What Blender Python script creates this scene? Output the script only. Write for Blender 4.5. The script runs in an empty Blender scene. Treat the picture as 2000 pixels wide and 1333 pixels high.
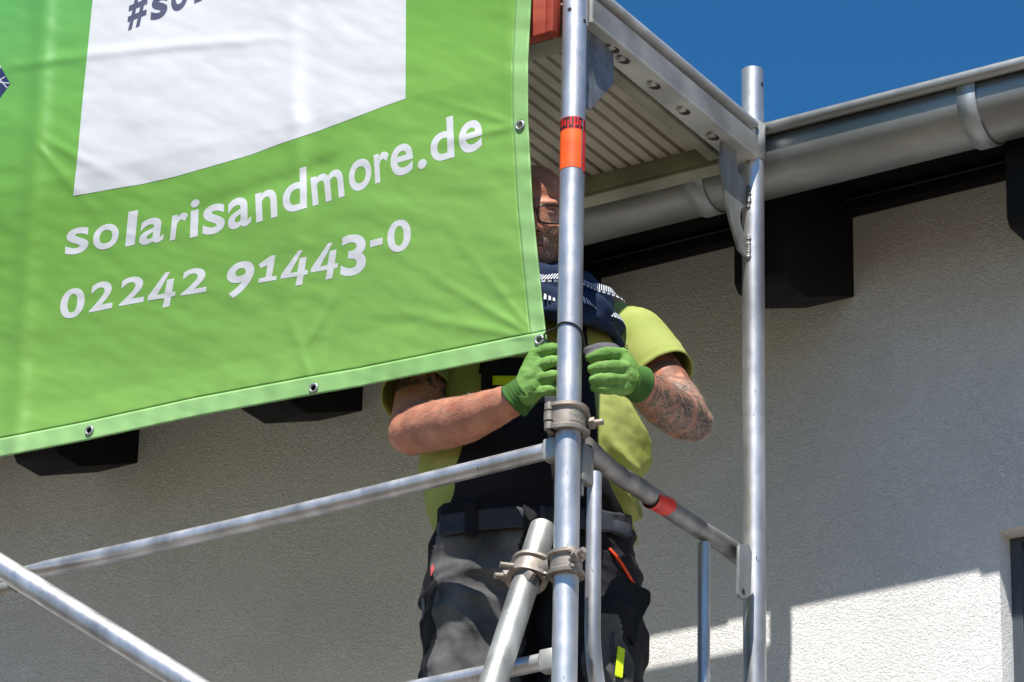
import bpy, bmesh, math, random
import numpy as np
from mathutils import Vector, Matrix, noise
random.seed(4); rng = np.random.default_rng(4)
S = bpy.context.scene; COL = S.collection

# ------------------------------------------------------------------ camera
FPX = 8670.0; YAW, PIT, ROL = [math.radians(v) for v in (31.888, 24.618, 1.229)]
fw = np.array([-math.sin(YAW)*math.cos(PIT), math.cos(YAW)*math.cos(PIT), math.sin(PIT)])
rh = np.array([math.cos(YAW), math.sin(YAW), 0.0]); up = np.cross(rh, fw)
RR = rh*math.cos(ROL)+up*math.sin(ROL); UU = -rh*math.sin(ROL)+up*math.cos(ROL)
def ray(x, y): return fw+RR*(x-1000)/FPX+UU*(666.5-y)/FPX
CAM = -ray(1112, 700)*8.5; CAM[2] = 1.6
def P(x, y, X=None, Y=None, Z=None):
    d = ray(x, y); k, v = [(i, v) for i, v in enumerate((X, Y, Z)) if v is not None][0]
    return CAM+d*(v-CAM[k])/d[k]
cd = bpy.data.cameras.new('camera'); cam = bpy.data.objects.new('camera', cd); COL.objects.link(cam)
cd.sensor_width = 36; cd.lens = FPX/2000*36; cd.clip_start = 0.1; cd.clip_end = 3000
m = Matrix((RR, UU, -fw)).transposed().to_4x4(); m.translation = Vector(CAM); cam.matrix_world = m
S.camera = cam

# ------------------------------------------------------------------ light
SA, ST = 0.4226, 1.765                      # sun travels (-SA, 1, -ST)
sd = Vector((-SA, 1, -ST)).normalized()
sl = bpy.data.lights.new('sun', 'SUN'); sl.energy = 5.0; sl.angle = math.radians(0.53); sl.color = (1, .965, .905)
so = bpy.data.objects.new('sun', sl); COL.objects.link(so); so.rotation_euler = sd.to_track_quat('-Z', 'Y').to_euler()
W = bpy.data.worlds.new('World'); S.world = W; W.use_nodes = True
nt = W.node_tree; bg = nt.nodes['Background']; sky = nt.nodes.new('ShaderNodeTexSky')
sky.sky_type = 'NISHITA'; sky.sun_disc = False; sky.sun_elevation = math.asin(-sd.z)
sky.sun_rotation = math.atan2(-sd.x, -sd.y); sky.altitude = 300; sky.air_density = 1.0; sky.dust_density = 0.0; sky.ozone_density = 6.0
hs = nt.nodes.new('ShaderNodeHueSaturation'); hs.inputs['Saturation'].default_value = 1.25; hs.inputs['Hue'].default_value = .497
nt.links.new(sky.outputs[0], hs.inputs['Color']); nt.links.new(hs.outputs[0], bg.inputs[0]); bg.inputs[1].default_value = 0.08
S.view_settings.view_transform = 'Standard'; S.view_settings.look = 'None'; S.view_settings.exposure = 0.55; S.view_settings.gamma = 1

# ------------------------------------------------------------------ materials
def lin(c): return tuple(((v/255)/12.92 if v/255 <= .04045 else ((v/255+.055)/1.055)**2.4) for v in c)
def mat(name, col, rough=.6, metal=0.0, var=0.12, vscale=6.0, bump=0.0, bscale=60.0, bdist=.002, spec=.5, col2=None, trans=0.0, stretch=(1, 1, 1), detail=6, bdetail=4):
    m = bpy.data.materials.new(name); m.use_nodes = True; n = m.node_tree; p = n.nodes['Principled BSDF']
    p.inputs['Roughness'].default_value = rough; p.inputs['Metallic'].default_value = metal
    p.inputs['Specular IOR Level'].default_value = spec
    tc = n.nodes.new('ShaderNodeTexCoord'); mp = n.nodes.new('ShaderNodeMapping'); mp.inputs['Scale'].default_value = stretch
    n.links.new(tc.outputs['Object'], mp.inputs[0])
    nz = n.nodes.new('ShaderNodeTexNoise'); nz.inputs['Scale'].default_value = vscale; nz.inputs['Detail'].default_value = detail
    n.links.new(mp.outputs[0], nz.inputs['Vector'])
    rp = n.nodes.new('ShaderNodeValToRGB'); rp.color_ramp.elements[0].position = .32; rp.color_ramp.elements[1].position = .68
    c2 = col2 if col2 else tuple(min(1, v*(1+var)) for v in col)
    c1 = col if col2 else tuple(v*(1-var) for v in col)
    rp.color_ramp.elements[0].color = (*c1, 1); rp.color_ramp.elements[1].color = (*c2, 1)
    n.links.new(nz.outputs[0], rp.inputs[0]); n.links.new(rp.outputs[0], p.inputs['Base Color'])
    if bump:
        b = n.nodes.new('ShaderNodeBump'); b.inputs['Strength'].default_value = bump; b.inputs['Distance'].default_value = bdist
        bn = n.nodes.new('ShaderNodeTexNoise'); bn.inputs['Scale'].default_value = bscale; bn.inputs['Detail'].default_value = bdetail
        n.links.new(mp.outputs[0], bn.inputs['Vector']); n.links.new(bn.outputs[0], b.inputs['Height']); n.links.new(b.outputs[0], p.inputs['Normal'])
    if trans:
        t = n.nodes.new('ShaderNodeBsdfTranslucent'); mx = n.nodes.new('ShaderNodeMixShader'); mx.inputs[0].default_value = trans
        n.links.new(rp.outputs[0], t.inputs[0]); n.links.new(p.outputs[0], mx.inputs[1]); n.links.new(t.outputs[0], mx.inputs[2])
        n.links.new(mx.outputs[0], n.nodes['Material Output'].inputs[0])
    return m
def metal_mat(name, col, rough, scr=.25, vscale=9, metal=.85, spots=True, stretch=(1, 1, .25)):
    """galvanised steel: mottled zinc, scratches, dark nicks"""
    m = mat(name, col, rough, metal, scr, vscale, .35, 120, .0009, stretch=stretch)
    n = m.node_tree; p = n.nodes['Principled BSDF']; tc = n.nodes['Texture Coordinate']
    rr = n.nodes.new('ShaderNodeTexNoise'); rr.inputs['Scale'].default_value = 35; rr.inputs['Detail'].default_value = 5
    n.links.new(tc.outputs['Object'], rr.inputs['Vector'])
    mr = n.nodes.new('ShaderNodeMapRange'); mr.inputs[3].default_value = rough-.12; mr.inputs[4].default_value = rough+.16
    n.links.new(rr.outputs[0], mr.inputs[0]); n.links.new(mr.outputs[0], p.inputs['Roughness'])
    if spots:
        v = n.nodes.new('ShaderNodeTexNoise'); v.inputs['Scale'].default_value = 75; v.inputs['Detail'].default_value = 3
        mpp = n.nodes.new('ShaderNodeMapping'); mpp.inputs['Scale'].default_value = (1.6, 1.6, .5); n.links.new(tc.outputs['Object'], mpp.inputs[0]); n.links.new(mpp.outputs[0], v.inputs['Vector'])
        r2 = n.nodes.new('ShaderNodeValToRGB'); r2.color_ramp.elements[0].position = .70; r2.color_ramp.elements[1].position = .75
        n.links.new(v.outputs[0], r2.inputs[0])
        mx = n.nodes.new('ShaderNodeMixRGB'); mx.inputs[2].default_value = (.06, .055, .05, 1)
        old = p.inputs['Base Color'].links[0].from_socket
        n.links.new(r2.outputs[0], mx.inputs[0]); n.links.new(old, mx.inputs[1]); n.links.new(mx.outputs[0], p.inputs['Base Color'])
    return m
def stucco_mat():
    m = bpy.data.materials.new('stucco'); m.use_nodes = True; n = m.node_tree; p = n.nodes['Principled BSDF']; L = n.links.new
    p.inputs['Roughness'].default_value = .95; p.inputs['Specular IOR Level'].default_value = .1
    tc = n.nodes.new('ShaderNodeTexCoord')
    mp = n.nodes.new('ShaderNodeMapping'); mp.inputs['Scale'].default_value = (1, 1, 1.5); L(tc.outputs['Object'], mp.inputs[0])
    a = n.nodes.new('ShaderNodeTexNoise'); a.inputs['Scale'].default_value = 78; a.inputs['Detail'].default_value = 3; a.inputs['Roughness'].default_value = .6; a.inputs['Distortion'].default_value = 1.4
    L(mp.outputs[0], a.inputs['Vector'])
    v = n.nodes.new('ShaderNodeTexNoise'); v.inputs['Scale'].default_value = 58; v.inputs['Detail'].default_value = 1; v.inputs['Distortion'].default_value = 2.5
    L(mp.outputs[0], v.inputs['Vector'])
    # worm-like float marks: narrow grooves where noise crosses .5
    sb = n.nodes.new('ShaderNodeMath'); sb.operation = 'SUBTRACT'; sb.inputs[1].default_value = .5; L(v.outputs[0], sb.inputs[0])
    ab = n.nodes.new('ShaderNodeMath'); ab.operation = 'ABSOLUTE'; L(sb.outputs[0], ab.inputs[0])
    mr = n.nodes.new('ShaderNodeMapRange'); mr.inputs[1].default_value = 0; mr.inputs[2].default_value = .05; mr.inputs[3].default_value = -.32; mr.inputs[4].default_value = 0; L(ab.outputs[0], mr.inputs[0])
    ad = n.nodes.new('ShaderNodeMath'); L(a.outputs[0], ad.inputs[0]); L(mr.outputs[0], ad.inputs[1])
    b = n.nodes.new('ShaderNodeBump'); b.inputs['Strength'].default_value = .68; b.inputs['Distance'].default_value = .0062; L(ad.outputs[0], b.inputs['Height']); L(b.outputs[0], p.inputs['Normal'])
    big = n.nodes.new('ShaderNodeTexNoise'); big.inputs['Scale'].default_value = 2.2; big.inputs['Detail'].default_value = 5; L(tc.outputs['Object'], big.inputs['Vector'])
    rp = n.nodes.new('ShaderNodeValToRGB'); rp.color_ramp.elements[0].color = (.79, .775, .75, 1); rp.color_ramp.elements[1].color = (.88, .872, .855, 1)
    rp.color_ramp.elements[0].position = .35; rp.color_ramp.elements[1].position = .65; L(big.outputs[0], rp.inputs[0])
    mr2 = n.nodes.new('ShaderNodeMapRange'); mr2.inputs[1].default_value = 0; mr2.inputs[2].default_value = .035; mr2.inputs[3].default_value = .86; mr2.inputs[4].default_value = 1; L(ab.outputs[0], mr2.inputs[0])
    mx = n.nodes.new('ShaderNodeMixRGB'); mx.blend_type = 'MULTIPLY'; mx.inputs[0].default_value = 1; L(rp.outputs[0], mx.inputs[1]); L(mr2.outputs[0], mx.inputs[2])
    L(mx.outputs[0], p.inputs['Base Color']); return m
def banner_mat(name, cols, hem=False):
    """woven PVC print: a wide colour gradient of the print, fine weave bump, a little light through the cloth"""
    m = bpy.data.materials.new(name); m.use_nodes = True; n = m.node_tree; p = n.nodes['Principled BSDF']; L = n.links.new
    p.inputs['Roughness'].default_value = .42; p.inputs['Specular IOR Level'].default_value = .45
    tc = n.nodes.new('ShaderNodeTexCoord')
    nz = n.nodes.new('ShaderNodeTexNoise'); nz.inputs['Scale'].default_value = 1.6; nz.inputs['Detail'].default_value = 2; L(tc.outputs['Object'], nz.inputs['Vector'])
    rp = n.nodes.new('ShaderNodeValToRGB'); e = rp.color_ramp.elements
    if len(cols) == 3:
        sp = n.nodes.new('ShaderNodeSeparateXYZ'); L(tc.outputs['Object'], sp.inputs[0])
        # print fades from leaf green to blue-green towards the top
        a = n.nodes.new('ShaderNodeMath'); a.operation = 'MULTIPLY'; a.inputs[1].default_value = -.22; L(sp.outputs[0], a.inputs[0])
        s = n.nodes.new('ShaderNodeMath'); s.operation = 'ADD'; L(sp.outputs[2], s.inputs[0]); L(a.outputs[0], s.inputs[1])
        n2 = n.nodes.new('ShaderNodeMath'); n2.operation = 'MULTIPLY_ADD'; n2.inputs[1].default_value = .35; n2.inputs[2].default_value = -.17; L(nz.outputs[0], n2.inputs[0])
        s2 = n.nodes.new('ShaderNodeMath'); s2.operation = 'ADD'; L(s.outputs[0], s2.inputs[0]); L(n2.outputs[0], s2.inputs[1])
        mr = n.nodes.new('ShaderNodeMapRange'); mr.inputs[1].default_value = -.45; mr.inputs[2].default_value = .85; L(s2.outputs[0], mr.inputs[0]); L(mr.outputs[0], rp.inputs[0])
        e[0].position = .12; e[0].color = (*cols[0], 1); e[1].position = .95; e[1].color = (*cols[2], 1)
        k = e.new(.5); k.color = (*cols[1], 1)
    else:
        L(nz.outputs[0], rp.inputs[0]); e[0].position = .4; e[1].position = .6; e[0].color = (*cols[0], 1); e[1].color = (*cols[-1], 1)
    L(rp.outputs[0], p.inputs['Base Color'])
    # weave
    wv = []
    for rot in (0.0, math.pi/2):
        mp = n.nodes.new('ShaderNodeMapping'); mp.inputs['Rotation'].default_value = (0, rot-.25, 0); L(tc.outputs['Object'], mp.inputs[0])
        w = n.nodes.new('ShaderNodeTexWave'); w.inputs['Scale'].default_value = 170; w.bands_direction = 'X'; L(mp.outputs[0], w.inputs['Vector']); wv.append(w)
    ad = n.nodes.new('ShaderNodeMath'); ad.operation = 'MULTIPLY'; L(wv[0].outputs[1], ad.inputs[0]); L(wv[1].outputs[1], ad.inputs[1])
    b = n.nodes.new('ShaderNodeBump'); b.inputs['Strength'].default_value = .35; b.inputs['Distance'].default_value = .0006; L(ad.outputs[0], b.inputs['Height'])
    cr = n.nodes.new('ShaderNodeTexNoise'); cr.inputs['Scale'].default_value = 2.6; cr.inputs['Detail'].default_value = 3; cr.inputs['Distortion'].default_value = .8; L(tc.outputs['Object'], cr.inputs['Vector'])
    b2 = n.nodes.new('ShaderNodeBump'); b2.inputs['Strength'].default_value = .12; b2.inputs['Distance'].default_value = .01; L(cr.outputs[0], b2.inputs['Height']); L(b.outputs[0], b2.inputs['Normal'])
    L(b2.outputs[0], p.inputs['Normal'])
    t = n.nodes.new('ShaderNodeBsdfTranslucent'); mx = n.nodes.new('ShaderNodeMixShader'); mx.inputs[0].default_value = .16
    L(rp.outputs[0], t.inputs[0]); L(p.outputs[0], mx.inputs[1]); L(t.outputs[0], mx.inputs[2]); L(mx.outputs[0], n.nodes['Material Output'].inputs[0])
    return m

M_ = {}
M_['stucco'] = stucco_mat()
M_['ground'] = mat('ground', (.13, .098, .064), .95, 0, .3, .8, .5, 30, .02)
M_['galv'] = metal_mat('galvanised', (.55, .545, .555), .43, .38, 14, .8)
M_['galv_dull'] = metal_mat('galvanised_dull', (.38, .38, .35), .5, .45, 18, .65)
M_['alu'] = metal_mat('aluminium', (.56, .55, .52), .5, .22, 10, .55, False, (1, 1, 1))
M_['deck'] = metal_mat('deck_sheet', (.46, .41, .33), .6, .25, 5, .35, False, (1, 1, 1))
M_['deckbeam'] = mat('deck_beam', (.30, .29, .22), .7, .2, .25, 9, .3, 60, .001)
M_['cast'] = metal_mat('cast_steel', (.30, .26, .22), .55, .3, 22, .55, False, (1, 1, 1))
M_['zinc'] = metal_mat('zinc', (.33, .33, .32), .45, .45, 5, .75, False, (.3, 1, 1))
M_['zinc_light'] = metal_mat('zinc_light', (.38, .40, .40), .45, .2, 10, .6, False, (1, 1, 1))
M_['black'] = mat('anthracite', (.006, .006, .007), .65, 0, .3, 4, .2, 40, .002, .2)
M_['blackline'] = mat('grey_edge', (.30, .29, .26), .6, 0, .8, 60)
M_['winframe'] = mat('window_frame', (.055, .065, .08), .5)
M_['shutter'] = mat('shutter', (.60, .62, .66), .5)
M_['roof'] = mat('roof_tile', (.05, .05, .055), .7, 0, .3, 5)
M_['wood'] = mat('red_wood', lin((150, 50, 28)), .65, 0, .3, 14, .4, 60, .002, col2=lin((196, 92, 62)), stretch=(.3, 1, 1))
M_['wood_end'] = mat('red_wood_dark', lin((110, 38, 24)), .7, 0, .3, 14)
M_['green'] = banner_mat('banner_print', [lin((140, 190, 90)), lin((122, 178, 72)), lin((102, 176, 92))])
M_['hem'] = banner_mat('banner_hem', [lin((146, 196, 112)), lin((160, 206, 132))])
M_['white'] = banner_mat('banner_white', [(.74, .74, .77), (.79, .79, .81)])
M_['greytxt'] = banner_mat('banner_grey', [lin((86, 88, 112)), lin((98, 98, 122))])
M_['navyprint'] = banner_mat('banner_navy', [lin((50, 60, 100)), lin((62, 72, 110))])
M_['sticker'] = mat('sticker_orange', lin((255, 86, 22)), .45, 0, .1, 20, .2, 60, .0006, col2=lin((255, 112, 40)))
M_['sticker_red'] = mat('sticker_red', lin((225, 40, 22)), .45, 0, .15, 40)
M_['ink'] = mat('ink', (.03, .012, .012), .5)
M_['skin'] = mat('skin', lin((162, 100, 76)), .5, 0, .2, 22, .6, 200, .0014, .35, col2=lin((198, 138, 110)))
M_['shirt'] = mat('shirt_lime', lin((150, 160, 82)), .85, 0, .05, 12, .35, 700, .0006, .15, col2=lin((162, 170, 100)))
M_['blackcloth'] = mat('black_cloth', (.012, .012, .014), .8, 0, .3, 12, .4, 500, .0008, .2)
M_['webbing'] = mat('webbing', (.035, .038, .048), .6, 0, .2, 20, .4, 400, .0008, .3)
M_['greycloth'] = mat('grey_cloth', (.038, .038, .040), .85, 0, .5, 11, .6, 300, .0012, .15, col2=(.165, .16, .152), detail=9)
M_['navy'] = mat('navy_knit', (.012, .022, .055), .85, 0, .3, 20, .6, 330, .0015, .2, col2=(.02, .034, .08))
M_['knitwhite'] = mat('knit_white', (.62, .63, .68), .85, 0, .1, 40, .4, 400, .001, .1)
M_['glove'] = mat('glove_green', lin((92, 132, 58)), .7, 0, .1, 24, .6, 300, .0014, .25, col2=lin((124, 164, 84)))
M_['glovecuff'] = mat('glove_cuff', lin((66, 104, 46)), .75, 0, .15, 30, .4, 350, .001, .2)
M_['glovegrey'] = mat('glove_grey', (.10, .10, .105), .75, 0, .2, 30, .3, 350, .001, .2)
M_['plastic'] = mat('black_plastic', (.02, .02, .02), .35)
M_['glasses'] = mat('glasses_frame', (.01, .008, .008), .3)
M_['galv_shade'] = metal_mat('galvanised_shade', (.20, .20, .21), .5, .4, 25, .4, False, (1, 1, 1))  # front gusset plate: shade under the transom is put into this dark colour
M_['galv_mottled_shade'] = metal_mat('galvanised_mottled_shade', (.26, .25, .24), .5, .5, 16, .6)  # mottled zinc, darkened to paint in the shade on the end rail's top tube
M_['lid'] = mat('eyelid', lin((118, 66, 54)), .55, 0, .1, 60)  # browner than the skin: eye socket shading is put into the colour
M_['hair'] = mat('beard_hair', (.34, .25, .18), .6, 0, .4, 300)
M_['armhair'] = mat('arm_hair', (.42, .30, .22), .5, 0, .3, 200)
M_['orange'] = mat('orange_piping', lin((235, 70, 20)), .6)
M_['neon'] = mat('neon_label', lin((210, 235, 20)), .6)
M_['pink'] = mat('pink_label', lin((200, 90, 90)), .6)
M_['boot'] = mat('boot', (.03, .025, .02), .6)
_m = M_['skin']; _n = _m.node_tree; _p = _n.nodes['Principled BSDF']; _a = _n.nodes.new('ShaderNodeAttribute'); _a.attribute_name = 'ink'
_z = _n.nodes.new('ShaderNodeTexNoise'); _z.inputs['Scale'].default_value = 17; _z.inputs['Detail'].default_value = 5; _z.inputs['Distortion'].default_value = 2.2; _n.links.new(_n.nodes['Texture Coordinate'].outputs['Object'], _z.inputs['Vector'])
_r = _n.nodes.new('ShaderNodeValToRGB'); _r.color_ramp.elements[0].position = .44; _r.color_ramp.elements[1].position = .56; _n.links.new(_z.outputs[0], _r.inputs[0])
_k = _n.nodes.new('ShaderNodeMath'); _k.operation = 'MULTIPLY'; _n.links.new(_r.outputs[0], _k.inputs[0]); _n.links.new(_a.outputs['Fac'], _k.inputs[1])
_x = _n.nodes.new('ShaderNodeMixRGB'); _x.inputs[2].default_value = (.06, .05, .042, 1); _n.links.new(_k.outputs[0], _x.inputs[0]); _n.links.new(_p.inputs['Base Color'].links[0].from_socket, _x.inputs[1]); _n.links.new(_x.outputs[0], _p.inputs['Base Color'])
lm = bpy.data.materials.new('lens'); lm.use_nodes = True; _n = lm.node_tree; _p = _n.nodes['Principled BSDF']
_t = _n.nodes.new('ShaderNodeBsdfTransparent'); _x = _n.nodes.new('ShaderNodeMixShader'); _x.inputs[0].default_value = .95; _p.inputs['Roughness'].default_value = .05
_n.links.new(_p.outputs[0], _x.inputs[1]); _n.links.new(_t.outputs[0], _x.inputs[2]); _n.links.new(_x.outputs[0], _n.nodes['Material Output'].inputs[0]); M_['lens'] = lm

# ------------------------------------------------------------------ object helpers
WP = {}
def link(o, parent=None, loc=(0, 0, 0)):
    COL.objects.link(o); base = Vector(loc)
    if parent is not None:
        o.parent = parent; o.location = (0, 0, 0); WP[o] = WP[parent]
    else:
        o.location = base; WP[o] = base
def thing(name, label, cat, loc=(0, 0, 0), group=None):
    o = bpy.data.objects.new(name, None); o.empty_display_size = .1; link(o, None, loc)
    o['label'] = label; o['category'] = cat
    if group: o['group'] = group
    return o
def finish(name, bm, m, parent=None, smooth=True, label=None, cat=None, group=None, kind=None, angle=35, loc=(0, 0, 0)):
    """link a world-space bmesh as ONE mesh object"""
    base = WP[parent] if parent is not None else Vector(loc)
    bmesh.ops.translate(bm, verts=bm.verts, vec=-base)
    bmesh.ops.recalc_face_normals(bm, faces=bm.faces) if smooth != 'keep' else None
    me = bpy.data.meshes.new(name); bm.to_mesh(me); bm.free()
    for k in (m if isinstance(m, (list, tuple)) else [m]): me.materials.append(M_[k])
    if smooth:
        for p in me.polygons: p.use_smooth = True
        if smooth != 'all' and smooth != 'keep': me.set_sharp_from_angle(angle=math.radians(angle))
    o = bpy.data.objects.new(name, me); link(o, parent, loc)
    if label: o['label'] = label
    if cat: o['category'] = cat
    if group: o['group'] = group
    if kind: o['kind'] = kind
    return o
def box(bm, lo, hi, bev=0.0, rot=None, mi=0):
    lo = np.array(lo, float); hi = np.array(hi, float)
    lo, hi = np.minimum(lo, hi), np.maximum(lo, hi)
    r = bmesh.ops.create_cube(bm, size=1); vs = r['verts']; c = Vector((lo+hi)/2); s = hi-lo
    for v in vs: v.co = Vector((v.co.x*s[0], v.co.y*s[1], v.co.z*s[2]))
    if bev:
        es = list({e for v in vs for e in v.link_edges}); rr = bmesh.ops.bevel(bm, geom=es, offset=bev, segments=2, affect='EDGES', profile=.5)
        vs = list({v for f in rr['faces'] for v in f.verts} | {v for v in vs if v.is_valid})
    for v in vs: v.co = (rot @ v.co if rot is not None else v.co)+c
    if mi:
        for v in vs:
            for f in v.link_faces: f.material_index = mi
    return vs
def frames(pts):
    pts = [Vector(p) for p in pts]; T = []
    for i in range(len(pts)):
        a = pts[max(0, i-1)]; b = pts[min(len(pts)-1, i+1)]; T.append((b-a).normalized())
    n = T[0].orthogonal().normalized() if abs(T[0].z) > .9 else T[0].cross(Vector((0, 0, 1))).normalized(); out = []
    for t in T:
        n = (n-t*n.dot(t)).normalized(); out.append((t, n, t.cross(n)))
    return pts, out
def tube(bm, pts, r, n=24, cap=True, flat=None, mi=0):
    pts, fr = frames(pts); rings = []
    rs = r if isinstance(r, (list, tuple)) else [r]*len(pts)
    for i, (p, (t, a, b), rad) in enumerate(zip(pts, fr, rs)):
        fa, fb = flat[i] if flat else (1, 1)
        rings.append([bm.verts.new(p+a*math.cos(2*math.pi*k/n)*rad*fa+b*math.sin(2*math.pi*k/n)*rad*fb) for k in range(n)])
    fs = []
    for i in range(len(rings)-1):
        for k in range(n): fs.append(bm.faces.new((rings[i][k], rings[i][(k+1) % n], rings[i+1][(k+1) % n], rings[i+1][k])))
    if cap: fs.append(bm.faces.new(rings[0][::-1])); fs.append(bm.faces.new(rings[-1]))
    for f in fs: f.material_index = mi
    return rings
def open_pipe(bm, p0, p1, ro, ri, n=28):
    """pipe with a visible bore at both ends"""
    p0 = Vector(p0); p1 = Vector(p1); t = (p1-p0).normalized(); a = t.orthogonal().normalized(); b = t.cross(a); R = []
    for p, r in ((p0, ri), (p0, ro), (p1, ro), (p1, ri), (p0, ri)):
        if len(R) == 4: R.append(R[0]); break
        R.append([bm.verts.new(p+a*math.cos(2*math.pi*k/n)*r+b*math.sin(2*math.pi*k/n)*r) for k in range(n)])
    for i in range(4):
        for k in range(n): bm.faces.new((R[i][k], R[i][(k+1) % n], R[i+1][(k+1) % n], R[i+1][k]))
def bez(p0, p1, p2, n=10):
    p0, p1, p2 = Vector(p0), Vector(p1), Vector(p2)
    return [p0*(1-t)**2+p1*2*t*(1-t)+p2*t*t for t in [i/n for i in range(n+1)]]
def plate(bm, pts, nrm, th, bev=0):
    nrm = Vector(nrm).normalized(); a = [bm.verts.new(Vector(p)+nrm*th/2) for p in pts]; b = [bm.verts.new(Vector(p)-nrm*th/2) for p in pts]
    n = len(pts); bm.faces.new(a); bm.faces.new(b[::-1])
    for i in range(n): bm.faces.new((a[i], b[i], b[(i+1) % n], a[(i+1) % n]))
def remesh(bm, voxel, smooth_it=2):
    me = bpy.data.meshes.new('tmp'); bm.to_mesh(me); bm.free(); o = bpy.data.objects.new('tmp', me); COL.objects.link(o)
    md = o.modifiers.new('r', 'REMESH'); md.mode = 'VOXEL'; md.voxel_size = voxel
    if smooth_it:
        s = o.modifiers.new('s', 'SMOOTH'); s.factor = .6; s.iterations = smooth_it
    dg = bpy.context.evaluated_depsgraph_get(); ev = o.evaluated_get(dg); m2 = bpy.data.meshes.new_from_object(ev)
    out = bmesh.new(); out.from_mesh(m2); bpy.data.objects.remove(o); bpy.data.meshes.remove(me); bpy.data.meshes.remove(m2)
    return out

# ------------------------------------------------------------------ ground and house
bm = bmesh.new(); v = [bm.verts.new(p) for p in ((-300, -300, 0), (300, -300, 0), (300, 300, 0), (-300, 300, 0))]; bm.faces.new(v)
finish('ground', bm, 'ground', smooth=False, kind='structure')
YW = 1.25
ZB = 5.955                                  # top of the visible wall
house = thing('house', 'white roughcast house wall with dark eaves behind the scaffold', 'house', (0, YW, 0))
wx0, wx1, wz0, wz1 = .306, 1.35, 3.9, 5.145
bm = bmesh.new()
def quad(bm, *p):
    f = bm.faces.new([bm.verts.new(q) for q in p]); return f
for (x0, x1, z0, z1) in ((-7, wx0, 0, 6.2), (wx0, wx1, wz1, 6.2), (wx1, 5, 0, 6.2), (wx0, wx1, 0, wz0)):
    quad(bm, (x0, YW, z0), (x1, YW, z0), (x1, YW, z1), (x0, YW, z1))
rd = .10
quad(bm, (wx0, YW, wz0), (wx0, YW+rd, wz0), (wx0, YW+rd, wz1), (wx0, YW, wz1))
quad(bm, (wx1, YW, wz0), (wx1, YW+rd, wz0), (wx1, YW+rd, wz1), (wx1, YW, wz1))
quad(bm, (wx0, YW, wz1), (wx0, YW+rd, wz1), (wx1, YW+rd, wz1), (wx1, YW, wz1))
quad(bm, (wx0, YW, wz0), (wx0, YW+rd, wz0), (wx1, YW+rd, wz0), (wx1, YW, wz0))
quad(bm, (-7, YW, 0), (-7, YW+6, 0), (-7, YW+6, 6.2), (-7, YW, 6.2)); quad(bm, (5, YW, 0), (5, YW+6, 0), (5, YW+6, 6.2), (5, YW, 6.2))
quad(bm, (-7, YW+6, 0), (5, YW+6, 0), (5, YW+6, 6.2), (-7, YW+6, 6.2))
bmesh.ops.remove_doubles(bm, verts=bm.verts, dist=1e-5)
finish('wall', bm, 'stucco', house, smooth=False)
# window with frame and lowered roller shutter
bm = bmesh.new(); fy = YW+.055
for lo, hi in (((wx0, fy, wz0), (wx0+.025, fy+.07, wz1)), ((wx1-.025, fy, wz0), (wx1, fy+.07, wz1)), ((wx0+.025, fy, wz1-.01), (wx1-.025, fy+.07, wz1)), ((wx0+.025, fy, wz0), (wx1-.025, fy+.07, wz0+.04))):
    box(bm, lo, hi, .002)
wn = finish('window', bm, 'winframe', house, False)
bm = bmesh.new(); k = 0; z = wz0+.04
while z < wz1-.012:
    box(bm, (wx0+.025, fy+.028, z), (wx1-.025, fy+.04, min(z+.0365, wz1-.012)), .003); z += .0385
finish('roller_shutter', bm, 'shutter', wn)
# eaves: soffit, wall plate, rafter tails
bm = bmesh.new(); box(bm, (-7.3, .93, 5.9955), (5.3, 1.095, 6.002)); box(bm, (-7.3, 1.105, 6.0), (5.3, YW-.002, 6.02)); finish('soffit', bm, 'black', house, False)
bm = bmesh.new(); box(bm, (-7.3, 1.0955, 5.998), (5.3, 1.1045, 6.02)); finish('soffit_vent', bm, 'blackline', house, False)
bm = bmesh.new(); box(bm, (-7.3, YW-.038, 5.982), (5.3, YW-.0355, 5.985)); finish('plate_edge', bm, 'winframe', house, False)
bm = bmesh.new(); box(bm, (-7.3, YW-.035, ZB), (5.3, YW-.001, 5.9995), .004); finish('wall_plate', bm, 'black', house)
bm = bmesh.new(); box(bm, (-7.3, .90, 5.90), (5.3, .928, 5.996), .003); finish('fascia', bm, 'black', house)
bm = bmesh.new()
vs = [(-7.4, .86, 6.0), (-7.4, YW+6.3, 7.1)]
plate(bm, [(-7.4, .87, 5.985), (5.4, .87, 5.985), (5.4, 4.3, 6.60), (-7.4, 4.3, 6.60)], (0, -.18, 1), .03)
plate(bm, [(-7.4, 4.31, 6.60), (5.4, 4.31, 6.60), (5.4, 7.8, 5.97), (-7.4, 7.8, 5.97)], (0, .18, 1), .03)
finish('roof', bm, 'roof', house, False)
for k in range(-5, 5):
    xr = -.026+.645*k; bm = bmesh.new(); xl = xr-.122     # tail sloping down outwards, level cut at its end
    pr_ = [(.925, 5.690), (.94, 5.672), (1.03, 5.672), (YW+.02, 5.772), (YW+.02, 5.9945), (.96, 5.9945), (.925, 5.90)]
    A = [bm.verts.new((xl, *p)) for p in pr_]; B = [bm.verts.new((xr, *p)) for p in pr_]
    bm.faces.new(A); bm.faces.new(B[::-1])
    for i in range(len(pr_)): q_ = (i+1) % len(pr_); bm.faces.new((A[i], B[i], B[q_], A[q_]))
    bmesh.ops.bevel(bm, geom=list(bm.edges), offset=.002, segments=1, affect='EDGES')
    finish('rafter_tail', bm, 'black', house)
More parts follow.
